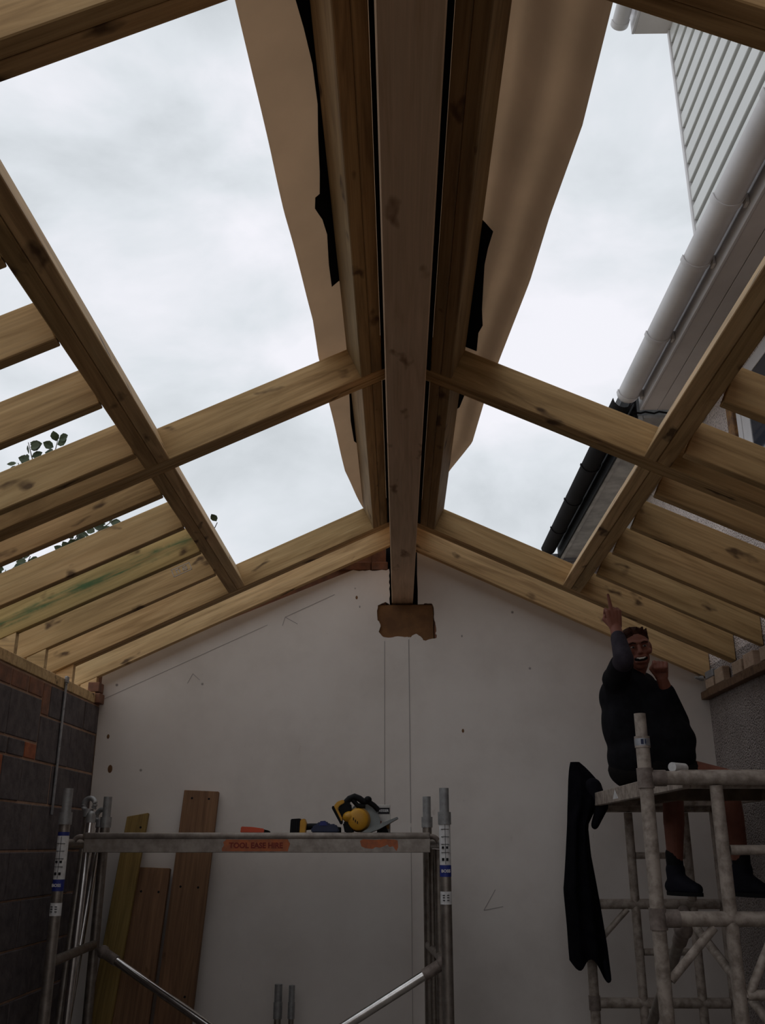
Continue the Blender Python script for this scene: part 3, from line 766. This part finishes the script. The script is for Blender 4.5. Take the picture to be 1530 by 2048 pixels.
# braces
for p0, p1 in (((-1.575, 5.36, 1.075), (.05, 4.66, .29)), ((.165, 4.66, 1.10), (-1.56, 4.70, .10))):
    p0, p1 = V(p0), V(p1); d = (p1 - p0).normalized()
    B().tube(p0 + d * .05, p1 - d * .05, .0215, n=18).obj('diagonal_brace', M['alu_bright'], tw, sm=40)
    for p, q in ((p0, d), (p1, -d)):
        b = B(); b.tube(p + q * .02, p + q * .10, .026, n=14); b.ball(p, (.033, .033, .033), 8)
        b.obj('brace_hook', M['casting'], tw, sm=50)

# ------------------------------------------------------------------ things on the platform
DZ = 1.653; TY = 4.835
# circular saw
def P(px, pz, y=TY): return (px, y, pz)
def sx(px): return -.03 + (px - 798) * (4.80 * .943 + .02) / 1880     # measured widths turned into metres on the deck
sw = thing('circular_saw', (-.22, TY, DZ), 'yellow and black cordless circular saw resting on the scaffold platform', 'circular saw')
def flat(name, mat, pts, y0, y1, bev=.004, parent=sw):
    b = B(); b.prism([(x, y0, z) for x, z in pts], (0, y1 - y0, 0))
    bmesh.ops.bevel(b.bm, geom=b.bm.edges[:], offset=bev, segments=2, affect='EDGES')
    return b.obj(name, mat, parent, sm=45)
u = lambda px, py: (-.30 + (px - 690) * .00242 + .045, DZ + (1664 - py) * .00242)
b = B(); c = u(712, 1633); b.tube((c[0], TY + .012, c[1]), (c[0], TY + .036, c[1]), .072, n=36); b.obj('blade_guard', M['grey_plastic'], sw, sm=40)
b = B(); c3 = u(724, 1641); b.tube((c3[0], TY - .020, c3[1]), (c3[0], TY + .008, c3[1]), .052, n=30); b.obj('lower_guard', M['grey_plastic'], sw, sm=40)
b = B(); c = u(702, 1638); b.tube((c[0], TY - .085, c[1]), (c[0], TY - .022, c[1]), .050, .058, n=28); b.ball((c[0], TY - .085, c[1]), (.050, .016, .050), 10); q = u(684, 1633); b.ball((q[0], TY - .06, q[1]), (.034, .04, .028), 8)
b.obj('motor_housing', M['yellow'], sw, sm=50)
for px, py in ((693, 1637), (697, 1641), (701, 1644)):
    q = u(px, py); box('housing_vent', (q[0] - .002, TY - .103, q[1] - .006), (q[0] + .002, TY - .098, q[1] + .006), M['ink'], sw)
flat('shoe_plate', M['grey_plastic'], [u(708, 1663), u(716, 1658), u(780, 1633), u(782, 1636), u(745, 1656), u(722, 1664)], TY - .09, TY + .05, .001)
HY = TY - .055
b = B(); b.path([P(*u(668, 1622), HY), P(*u(674, 1608), HY), P(*u(684, 1598), HY), P(*u(694, 1594), HY), P(*u(704, 1598), HY), P(*u(713, 1604), HY), P(*u(722, 1602), HY)], .0155, 12); b.path([P(*u(690, 1600), HY), P(*u(701, 1612), HY), P(*u(716, 1612), HY)], .012, 10); b.ball(P(*u(721, 1600), HY), (.019, .02, .017), 8); b.path([P(*u(722, 1604), HY), P(*u(733, 1611), HY), P(*u(743, 1621), HY)], .013, 10)
b.obj('handle', M['black'], sw, sm=60)
flat('battery', M['black'], [u(662, 1616), u(674, 1600), u(687, 1607), u(689, 1624), u(676, 1634), u(668, 1636)], TY - .075, TY + .0, .006)
flat('battery_trim', M['yellow'], [u(653, 1612), u(660, 1604), u(672, 1600), u(675, 1606), u(664, 1612), u(661, 1618), u(671, 1637), u(669, 1642)], TY - .079, TY + .0, .003)
flat('battery_base', M['black'], [u(648, 1615), u(652, 1611), u(671, 1643), u(667, 1648)], TY - .077, TY + .0, .003)
flat('rear_grip', M['black'], [u(671, 1644), u(680, 1640), u(690, 1646), u(693, 1664), u(676, 1664)], TY - .08, TY + .01, .006)
flat('blade_tip', M['black'], [u(741, 1662), u(757, 1650), u(763, 1664), u(745, 1664)], TY - .03, TY + .03, .003)
# cordless driver with battery, lying on its side
dv = thing('cordless_drill', (-.44, TY, DZ), 'small cordless tool with black battery and dark blue body on the platform', 'drill')
v_ = lambda px, py: (-.557 + (px - 565) * .00245, DZ + (1668 - py) * .00245)
flat('battery', M['black'], [v_(565, 1668), v_(566, 1641), v_(585, 1640), v_(585, 1668)], TY - .05, TY + .03, .003, dv)
for k in range(4):
    x_, z_ = v_(568 + k * 4.4, 1666); box('battery_rib', (x_, TY - .0525, z_), (x_ + .004, TY - .05, z_ + .055), M['ink'], dv)
flat('battery_clip', M['yellow'], [v_(584, 1668), v_(585, 1643), v_(593, 1640), v_(597, 1650), v_(595, 1668)], TY - .052, TY + .03, .003, dv)
b = B(); b.path([P(*v_(592, 1656)), P(*v_(604, 1655)), P(*v_(618, 1655))], .015, 12); b.obj('grip', M['black'], dv, sm=60)
flat('body', M['blue_dark'], [v_(606, 1667), v_(607, 1656), v_(618, 1650), v_(622, 1645), v_(636, 1644), v_(641, 1651), v_(654, 1650), v_(661, 1659), v_(662, 1667)], TY - .035, TY + .025, .006, dv)
flat('top_cover', M['blue'], [v_(620, 1655), v_(623, 1646), v_(635, 1645), v_(641, 1655)], TY - .038, TY - .02, .004, dv)
b = B(); x_, z_ = v_(657, 1661); b.tube((x_, TY, z_ - .001), (x_ + .02, TY, z_ - .001), .016, .012, n=16); b.obj('chuck', M['black'], dv, sm=40)
# orange handled saw
hk = thing('utility_knife', (-.77, TY, DZ), 'orange red handled tool with dark tip at the left of the platform', 'hand tool')
h_ = lambda px, py: (-.80 + (px - 466) * .00245, DZ + (1671 - py) * .00245)
flat('handle', M['orange'], [h_(466, 1670), h_(467, 1658), h_(490, 1659), h_(512, 1662), h_(514, 1668), h_(510, 1670)], TY - .03, TY - .004, .003, hk)
flat('tip', M['black'], [h_(509, 1669), h_(510, 1663), h_(520, 1665), h_(526, 1668), h_(524, 1670)], TY - .026, TY - .008, .002, hk)
# packet of screws
bx = thing('screw_packet', (-.075, 4.90, DZ), 'white printed packet with black name panel behind the circular saw', 'packet')
X0, X1 = -.138, -.072
box('packet_box', (X0, 4.88, DZ), (X1, 4.92, DZ + .135), M['cardboard'], bx, .002)
box('name_panel', (X0 + .006, 4.8785, DZ + .092), (X1 - .004, 4.8797, DZ + .121), M['ink'], bx)
text('name_lettering', 'REISSER', .0175, Matrix.Translation(((X0 + X1) / 2 + .001, 4.8781, DZ + .1065)) @ FACE_CAM, M['white'], bx, bold=.0004, sx=.8)
box('yellow_panel', (X0 + .040, 4.8785, DZ + .022), (X1 - .006, 4.8797, DZ + .052), M['yellow'], bx)
box('print_panel', (X0 + .018, 4.8785, DZ + .004), (X0 + .022, 4.8797, DZ + .06), M['red_print'], bx)
box('print_panel', (X0 + .012, 4.8785, DZ + .035), (X0 + .03, 4.8797, DZ + .044), M['brown_paint'], bx)

# ------------------------------------------------------------------ boards and tubes leaning on the gable wall
def board(name, top, bot, w, th, mat, label, holes, cut=0.0, group='planks leaning on the gable wall'):
    """leaning plank: top/bottom centre points, width, thickness"""
    top, bot = V(top), V(bot); d = top - bot
    o = thing(name, bot, label, 'plank', group)
    f = frame(d, V((0, -1, 0)))                     # col0 along, col1 sideways, col2 towards the room
    mw = Matrix.Translation((top + bot) / 2) @ f.to_4x4()
    h = d.length / 2
    b = B()
    b.prism([(-h, -w / 2, -th / 2), (h - (cut if cut > 0 else 0), -w / 2, -th / 2), (h + (cut if cut < 0 else 0), w / 2, -th / 2), (-h, w / 2, -th / 2)], (0, 0, th))
    bmesh.ops.bevel(b.bm, geom=b.bm.edges[:], offset=.003, segments=1, affect='EDGES')
    bmesh.ops.transform(b.bm, matrix=mw, verts=b.bm.verts)
    b.obj('board', mat, o, mw)
    for a, s_ in holes:
        p0 = mw @ V((h - a, s_, th / 2 - .004)); p1 = mw @ V((h - a, s_, th / 2 + .0008)); p2 = mw @ V((h - a, s_, -th / 2 + .004)); p3 = mw @ V((h - a, s_, -th / 2 - .0008))
        q = (p0, p1) if p1.y < p3.y else (p2, p3)
        B().tube(q[0], q[1], .0065, n=10).obj('bolt_hole', M['black'], o)
    return o
board('plank', (-1.193, 5.772, 1.90), (-1.275, 5.55, .0), .205, .035, M['plank'], 'tallest brown plank with bolt holes leaning on the plastered wall', [(.045, -.05), (.045, .05), (.53, -.05), (.53, .05), (1.08, -.05), (1.08, .05)])
board('plank', (-1.441, 5.765, 1.475), (-1.492, 5.50, .0), .195, .035, M['plank'], 'shorter reddish brown plank with two bolt holes left of the tallest plank', [(.13, -.05), (.13, .05)])
board('plank', (-1.553, 5.755, 1.78), (-1.672, 5.49, .0), .122, .03, M['plank_yellow'], 'narrow yellowish board with an angled top beside the block wall', [(.085, -.03)], cut=-.03)
lt = [
    ((-1.700, 5.28, 1.77), (-1.72, 5.10, .0), 'alu', 'dull loose brace tube with open claw end in the left corner', True),
    ((-1.665, 5.22, 1.73), (-1.66, 5.08, .02), 'alu_bright', 'bright loose brace tube standing just right of the claw end', False),
    ((-1.70, 5.52, 1.72), (-1.74, 5.20, .0), 'alu_bright', 'bright loose tube leaning behind the rear tower post', True),
]
for p1, p0, mt, lab, claw in lt:
    o = thing('scaffold_tube', p0, lab, 'tube')
    p0, p1 = V(p0), V(p1); d = (p1 - p0).normalized()
    B().tube(p0, p1, .0205, n=16).obj('tube', M[mt], o, sm=40)
    b = B()
    if claw:
        c = p1 + d * .035
        b.torus(c, (.25, 1, -.1), .034, .014, 22, 10, math.radians(-60), math.radians(215)); b.tube(p1 - d * .03, p1 + d * .012, .026, n=14)
    else:
        b.tube(p1 - d * .02, p1 + d * .02, .024, n=14); b.ball(p1 + d * .02, .022, 8)
    b.obj('claw' if claw else 'end_cap', M['galv'], o, sm=60)
for x, w, h, lab in ((-.688, .021, .888, 'left of two grey tube ends standing by the foot of the wall'), (-.615, .0165, .882, 'right thinner of two grey tube ends by the foot of the wall')):
    o = thing('tube_end', (x, 5.66, 0), lab, 'tube')
    B().tube((x, 5.66, 0), (x, 5.66, .72), w * .9, n=16).obj('tube', M['alu'], o, sm=40)
    b = B(); b.tube((x, 5.66, .72), (x, 5.66, .80), w * 1.15, n=16); b.tube((x, 5.66, .80), (x, 5.66, h), w, n=16); b.obj('spigot', M['galv'], o, sm=40)

# ------------------------------------------------------------------ right tower with the man
t2 = thing('scaffold_tower', (1.3, 4.5, 0), 'paint splashed scaffold tower in the right corner carrying the seated man', 'scaffold tower')
PT = M['painted_tube']
def post2(x, y, z1, top):
    B().tube((x, y, 0), (x, y, z1), .0255, n=18).obj('post', PT, t2, sm=40)
    if top: 
        b = B(); b.tube((x, y, z1), (x, y, top), .022, n=18); b.obj('spigot', M['galv'] if y > 5 else PT, t2, sm=40)
        b = B(); b.tube((x, y, z1 - .03), (x, y, z1 + .012), .0285, n=18); b.obj('post_collar', PT, t2, sm=40)
FX, RX = (.89, 1.66), (.978, 1.70)
FY, RY = 3.65, 5.45
post2(FX[0], FY, 1.975, 2.072); post2(FX[1], FY, 1.975, 2.072)
post2(RX[0], RY, 1.78, 1.85); post2(RX[1], RY, 1.90, 1.975)
B().tube((FX[0], FY, 1.952), (FX[0], FY, 1.978), .0289, n=18).obj('post_sticker', M['steel'], t2, sm=40)
b = B(); b.box((FX[0] - .012, FY - .0296, 1.956), (FX[0] - .002, FY - .027, 1.975)); b.box((FX[0] + .003, FY - .0296, 1.958), (FX[0] + .007, FY - .027, 1.974)); b.obj('sticker_print', M['blue_dark'], t2)
def tube2(p0, p1, r=.0255, name='rung', mat=PT): return B().tube(p0, p1, r, n=16).obj(name, mat, t2, sm=40)
for z, r in ((1.835, .0255), (1.352, .0255), (.62, .0255)):
    tube2((FX[0] + .026, FY, z), (FX[1] - .026, FY, z), r)
    for x in (FX[0],):
        b = B(); b.tube((x, FY, z - .036), (x, FY, z + .036), .0305, n=18); b.tube((x + .02, FY, z), (x + .075, FY, z), .0295, n=16); b.obj('casting', M['casting'], t2, sm=40)
for z in (1.795, 1.303, .83, .36):
    tube2((RX[0] + .026, RY, z), (RX[1] - .026, RY, z))
    b = B(); b.tube((RX[0], RY, z - .034), (RX[0], RY, z + .034), .030, n=18); b.obj('casting', M['casting'], t2, sm=40)
for (xa, xb), y, zt in (((1.148, 1.46), FY, 1.808), ((1.23, 1.535), RY, 1.768)):
    for x in (xa, xb): tube2((x, y, .05), (x, y, zt), .0235, 'ladder_stile')
    for z in (1.583, 1.11, .86) if y < 4 else (1.546, 1.07): tube2((xa + .024, y, z), (xb - .024, y, z), .0175, 'ladder_rung')
tube2((1.085, FY, 1.325), (.915, FY, 1.155), .0155, 'knee_brace'); tube2((1.175, FY, 1.10), (1.30, FY, 1.32), .0155, 'knee_brace')
tube2((1.185, RY, 1.278), (1.0, RY, 1.10), .0155, 'knee_brace')
for p0, p1, lab in (((1.0, 3.74, 1.31), (1.05, 5.36, .34), 0), ((1.46, 5.36, 1.27), (1.62, 3.80, .55), 1)):
    p0, p1 = V(p0), V(p1); d = (p1 - p0).normalized()
    tube2(p0 + d * .05, p1 - d * .05, .0215, 'diagonal_brace', M['alu'] if lab == 0 else PT)
    b = B(); b.ball(p0, .034, 8); b.tube(p0 + d * .01, p0 + d * .09, .027, n=14); b.obj('brace_hook', M['casting'], t2, sm=50)
# deck with a hatch
DX0, DX1, DY0, DY1, D0, D1 = 1.035, 1.735, 3.69, 5.42, 1.80, 1.868
box('deck_side', (DX0, DY0, D0), (DX0 + .03, DY1, D1), PT, t2, .003)
box('deck_side', (DX1 - .03, DY0, D0), (DX1, DY1, D1), PT, t2, .003)
for y in (DY0, DY1 - .03): box('deck_end', (DX0 + .031, y, D0), (DX1 - .031, y + .03, D1), PT, t2, .003)
box('deck_board', (DX0 + .031, DY0 + .031, D1 - .014), (DX1 - .031, 4.745, D1), M['deck'], t2)
box('deck_board', (DX0 + .031, 4.747, D1 - .014), (1.30, DY1 - .031, D1), M['deck'], t2)
box('deck_joist', (DX0 + .031, 4.72, D0), (DX1 - .031, 4.744, D1 - .015), M['deck'], t2)
box('deck_joist', (1.285, 4.75, D0), (1.312, DY1 - .032, D1 - .015), M['deck'], t2)
B().prism([(DX0 - .0015, 4.78, D0 + .014), (DX0 - .0015, 4.90, D0 + .014), (DX0 - .0015, 4.84, D0 + .056)], (.001, 0, 0)).obj('warning_triangle', M['white'], t2)
rl = thing('paper_roll', (1.06, 3.9, D1), 'short pale roll lying on the front of the right tower deck', 'roll')
B().tube((1.035, 3.80, D1 + .0185), (1.10, 3.86, D1 + .0185), .018, n=18).obj('roll', M['white'], rl, sm=40)

# coat hanging over the rear post of the right tower
ct = thing('coat', (.95, 5.42, 1.0), 'black coat hanging from the rear post of the right tower', 'coat')
cl = bmesh.new()
edgeA = [(2.035, .925), (2.0, .915), (1.93, .905), (1.80, .893), (1.70, .885), (1.55, .868), (1.43, .853), (1.376, .845), (1.30, .848), (1.2, .852), (1.1, .853), (1.02, .855)]
edgeB = [(2.035, .975), (2.0, 1.015), (1.93, 1.075), (1.87, 1.085), (1.80, 1.055), (1.70, 1.0), (1.55, 1.005), (1.43, 1.02), (1.30, 1.035), (1.20, 1.045), (1.10, 1.055), (.965, 1.062)]
nr, nc = 40, 18; fro = []; 
def ip(tab, z):
    for (a, p), (b2, q) in zip(tab, tab[1:]):
        if a >= z >= b2: return p + (q - p) * (a - z) / (a - b2)
    return tab[-1][1]
for i in range(nr + 1):
    f = i / nr; row = []
    for j in range(nc + 1):
        k = j / nc
        zb = .985 + .05 * (1 - k) - .035 * math.sin(k * 9.0) - .06 * (k > .55) * (k - .55)
        z = 2.035 + (zb - 2.035) * f
        l, r = ip(edgeA, z), ip(edgeB, z)
        x = l + (r - l) * k
        y = 5.40 - .055 * math.sin(math.pi * k) ** .7 * min(1, f * 4 + .25) + .016 * math.sin(k * 14 + 2 * f) * min(1, f * 3) + .06 * max(0, .15 - f)
        row.append(cl.verts.new((x, y, z)))
    fro.append(row)
for a, b2 in zip(fro, fro[1:]):
    for j in range(nc): cl.faces.new((a[j], a[j + 1], b2[j + 1], b2[j]))
bmesh.ops.solidify(cl, geom=cl.faces[:], thickness=.018)
b = B(); b.bm.free(); b.bm = cl
b.obj('coat_cloth', M['coat'], ct, sm=60)
b = B(); b.cap((1.035, 5.385, 1.90), (1.075, 5.37, 1.80), .05, .035); b.cap((1.075, 5.37, 1.80), (1.03, 5.38, 1.70), .035, .022); organic(b, 'coat_sleeve', M['coat'], ct, .008, 4)
b = B(); b.cap((1.03, 5.39, 1.02), (1.045, 5.39, .945), .022, .016); organic(b, 'coat_hem_corner', M['coat'], ct, .006, 3)

# ------------------------------------------------------------------ the man on the right tower
mn = thing('person', (1.17, 4.95, D1), 'man in a black jumper sitting on the right tower, one finger raised, grinning', 'person')
HC = V((1.212, 4.885, 2.565))                     # head centre
fx = V((-.04, -.97, -.19)).normalized()            # where the face looks
f_r = V((0, 0, 1)).cross(fx).normalized() * -1    # face's screen-right
f_up = f_r.cross(fx).normalized()
if f_up.z < 0: f_up = -f_up
f_r = fx.cross(f_up).normalized()
tilt = Matrix.Rotation(math.radians(7), 3, fx)
f_up = tilt @ f_up; f_r = tilt @ f_r
HR = Matrix((f_r, -fx, f_up)).transposed()         # columns: right, back, up
def H(r, fwd, u_): return HC + f_r * r + fx * fwd + f_up * u_
RSh, LSh = V((1.085, 4.83, 2.395)), V((1.275, 5.06, 2.40))
REl, RWr = V((1.072, 4.585, 2.455)), V((1.082, 4.74, 2.640))
LEl, LWr = V((1.40, 4.90, 2.19)), V((1.305, 4.79, 2.395))
PEL = V((1.185, 4.95, 1.99))
K1, A1 = V((1.415, 5.18, 1.90)), V((1.392, 5.20, 1.47))
K2, A2 = V((1.595, 4.87, 1.90)), V((1.625, 4.88, 1.48))
H1, H2 = V((1.22, 5.05, 1.965)), V((1.24, 4.86, 1.965))
b = B()
# head
b.ball(HC + f_up * .022 - fx * .012, (.074, .092, .086), 14, HR)
b.ball(H(0, .022, -.045), (.058, .066, .062), 12, HR)
b.ball(H(0, .052, -.085), (.030, .026, .022), 8, HR)                    # chin
b.cap(H(0, .084, .012), H(0, .096, -.016), .009, .0125)                 # nose
b.ball(H(.010, .089, -.020), .008, 6); b.ball(H(-.010, .089, -.020), .008, 6)
b.cap(H(-.042, .072, .032), H(.042, .072, .032), .012, .012)            # brow
for sg in (-1, 1):
    b.ball(H(sg * .046, .062, -.016), (.022, .020, .018), 8, HR)         # cheeks
    b.ball(H(sg * .076, -.012, -.002), (.010, .020, .032), 8, HR)        # ears
b.cap(H(-.026, .086, -.040), H(.026, .086, -.040), .0085, .0085)        # lips
b.cap(H(-.020, .082, -.066), H(.020, .082, -.066), .0095, .0095)
b.cap(H(0, -.012, -.07), V((1.175, 4.945, 2.40)), .056, .064)           # neck
# trunk under the clothes
b.cap(V((1.165, 4.94, 2.33)), PEL, .125, .135); b.cap(RSh, LSh, .058, .058)
b.cap(RSh, REl, .052, .043); b.cap(REl, RWr, .042, .029)
b.cap(LSh, LEl, .052, .043); b.cap(LEl, LWr, .042, .028)
b.cap(H1, K1, .085, .060); b.cap(K1, A1.lerp(K1, .55), .054, .054); b.cap(K1.lerp(A1, .4), A1, .054, .036)
b.cap(H2, K2, .085, .060); b.cap(K2, A2.lerp(K2, .55), .054, .054); b.cap(K2.lerp(A2, .4), A2, .054, .036)
# raised right hand: back of the hand to the camera, one finger straight up, three folded, thumb across
hu = (V((1.068, 4.735, 2.82)) - RWr).normalized()
hr = V((1, .1, 0)); hr = (hr - hu * hr.dot(hu)).normalized()
hb = hr.cross(hu).normalized()                       # out of the palm / back axis
if hb.y > 0: hb = -hb                                # towards the camera: back of the hand
def Hd(a, c, d): return RWr + hr * a + hu * c + hb * d
for a in (-.030, -.010, .010, .030):
    b.cap(Hd(a * .62, .012, 0), Hd(a, .088, .004), .0165, .0135, 10)     # palm rays to the knuckles
b.cap(Hd(-.010, .088, .004), Hd(-.011, .130, .003), .0115, .0105, 10); b.cap(Hd(-.011, .130, .003), Hd(-.012, .158, .001), .0100, .0092, 10); b.cap(Hd(-.012, .158, .001), Hd(-.0125, .180, -.001), .009, .0075, 10)
for a, l in ((-.030, .036), (.010, .038), (.030, .032)):
    k = Hd(a, .088, .004); m1 = Hd(a * 1.02, .088 + l * .55, -.022); m2 = Hd(a, .088 + l * .05, -.044); m3 = Hd(a * .95, .066, -.034)
    b.cap(k, m1, .0118, .0108, 10); b.cap(m1, m2, .0105, .0098, 10); b.cap(m2, m3, .0095, .0085, 10)
b.cap(Hd(-.022, .025, -.012), Hd(-.044, .058, -.026), .0145, .012, 10); b.cap(Hd(-.044, .058, -.026), Hd(-.026, .082, -.047), .0115, .0095, 10)
# left hand: loose fist near the chin
lu = V((-.10, -.25, .96)).normalized(); lrt = V((.95, -.25, .05)); lrt = (lrt - lu * lrt.dot(lu)).normalized(); lb = lrt.cross(lu).normalized()
def Hl(a, c, d): return LWr + lrt * a + lu * c + lb * d
for i, a in enumerate((-.028, -.009, .010, .028)):
    b.cap(Hl(a * .62, .01, 0), Hl(a, .072, 0), .0165, .0135, 10)
    k = Hl(a, .072, 0); m1 = Hl(a, .088 - .004 * i, .030); m2 = Hl(a * .9, .058, .048); m3 = Hl(a * .85, .040, .030)
    b.cap(k, m1, .0118, .0108, 10); b.cap(m1, m2, .0105, .0098, 10); b.cap(m2, m3, .0095, .0085, 10)
b.cap(Hl(-.022, .02, .012), Hl(-.046, .055, .026), .0145, .012, 10); b.cap(Hl(-.046, .055, .026), Hl(-.028, .082, .042), .0115, .009, 10)
organic(b, 'body', M['skin'], mn, .0042, 3)
# face details
for sg in (-1, 1):
    ey = B().ball(H(sg * .030, .0765, .012), (.011, .0095, .0055), 8, HR).obj('eye', M['eye'], mn, sm=60)
    B().ball(H(sg * .030, .0865, .0115), (.0045, .003, .0045), 6, HR).obj('iris', M['black'], ey, sm=60)
    B().path([H(sg * .014, .090, .029), H(sg * .030, .091, .035), H(sg * .047, .080, .030)], .0042, 8).obj('eyebrow', M['hair'], mn, sm=60)
b = B(); b.path([H(-.028, .080, -.047), H(-.013, .0895, -.051), H(.013, .0895, -.051), H(.028, .080, -.047)], .0105, 8); b.obj('mouth', M['black'], mn, sm=60)
b = B(); b.path([H(-.023, .0875, -.0455), H(-.010, .0965, -.048), H(.010, .0965, -.048), H(.023, .0875, -.0455)], .0052, 8); b.obj('teeth', M['teeth'], mn, sm=60)
# hair: short crop with an uneven fringe
b = B()
b.ball(H(0, -.022, .048), (.078, .090, .068), 12, HR); b.ball(H(0, -.055, .012), (.072, .062, .07), 10, HR)
hrn = random.Random(5)
for i in range(26):
    a = hrn.uniform(-1, 1); q = hrn.uniform(-.5, 1)
    p = H(a * .06, .005 + .05 * q * (1 - a * a * .5), .085 + .012 * hrn.random() - .02 * a * a)
    b.cap(p, p + f_up * hrn.uniform(.008, .022) + fx * hrn.uniform(0, .014) + f_r * hrn.uniform(-.01, .01), .012, .006, 8)
organic(b, 'hair', M['hair'], mn, .005, 2)
# jumper: hunched back, heavy belly, sleeves
b = B()
b.ball((1.165, 4.94, 2.32), (.152, .165, .14), 14); b.ball((1.150, 4.93, 2.19), (.135, .17, .20), 14); b.ball((1.165, 4.93, 2.02), (.135, .17, .14), 14)
b.ball((1.285, 4.90, 2.09), (.185, .165, .165), 14); b.ball((1.335, 4.88, 2.02), (.125, .14, .10), 12); b.ball((1.245, 4.91, 2.22), (.155, .15, .155), 12)
b.ball((1.20, 4.94, 1.965), (.155, .17, .085), 12); b.cap((1.27, 4.93, 2.33), (1.40, 4.88, 2.10), .09, .075)
b.cap(RSh, LSh, .076, .076); b.cap(V((1.17, 4.94, 2.38)), V((1.18, 4.93, 2.435)), .085, .072)
b.cap(RSh, RSh.lerp(REl, .75), .070, .060)
b.cap(LSh, LEl, .070, .056); b.cap(LEl, LEl.lerp(LWr, .72), .056, .043)
organic(b, 'jumper', M['shirt'], mn, .011, 14)
b = B()
b.cap(RSh.lerp(REl, .68), REl, .053, .050); b.cap(REl, REl.lerp(RWr, .70), .050, .038)
organic(b, 'rolled_sleeve', M['tattoo'], mn, .008, 4)
b = B(); b.ball(PEL + V((.0, 0, -.03)), (.150, .17, .105), 12); b.cap(H1, H1.lerp(K1, .55), .092, .082); b.cap(H2, H2.lerp(K2, .45), .092, .082)
organic(b, 'shorts', M['shorts'], mn, .010, 4)
for A, td in ((A1, V((.55, -.80, 0))), (A2, V((.45, -.85, 0)))):
    td = td.normalized(); side_ = V((-td.y, td.x, 0))
    b = B(); b.cap(A + V((0, 0, .085)), A, .045, .042); organic(b, 'sock', M['black'], mn, .008, 2)
    b = B(); b.cap(A + V((0, 0, .01)), A + V((0, 0, -.05)), .050, .046)
    b.cap(A + V((0, 0, -.070)) - td * .030, A + V((0, 0, -.072)) + td * .09, .040, .036)
    b.cap(A + V((0, 0, -.035)), A + V((0, 0, -.065)) + td * .07, .046, .038)
    b.cap(A + V((0, 0, -.078)) + td * .09 + side_ * .008, A + V((0, 0, -.080)) + td * .125, .035, .030)
    bt = organic(b, 'boot', M['boot'], mn, .008, 4)
    pts = []
    for i in range(20):
        a = 2 * math.pi * i / 20
        p = A + td * (.045 + .112 * math.cos(a)) + side_ * (.040 * math.sin(a)); pts.append((p.x, p.y, A.z - .113))
    B().prism(pts, (0, 0, .018)).obj('boot_sole', M['black'], bt, sm=50)
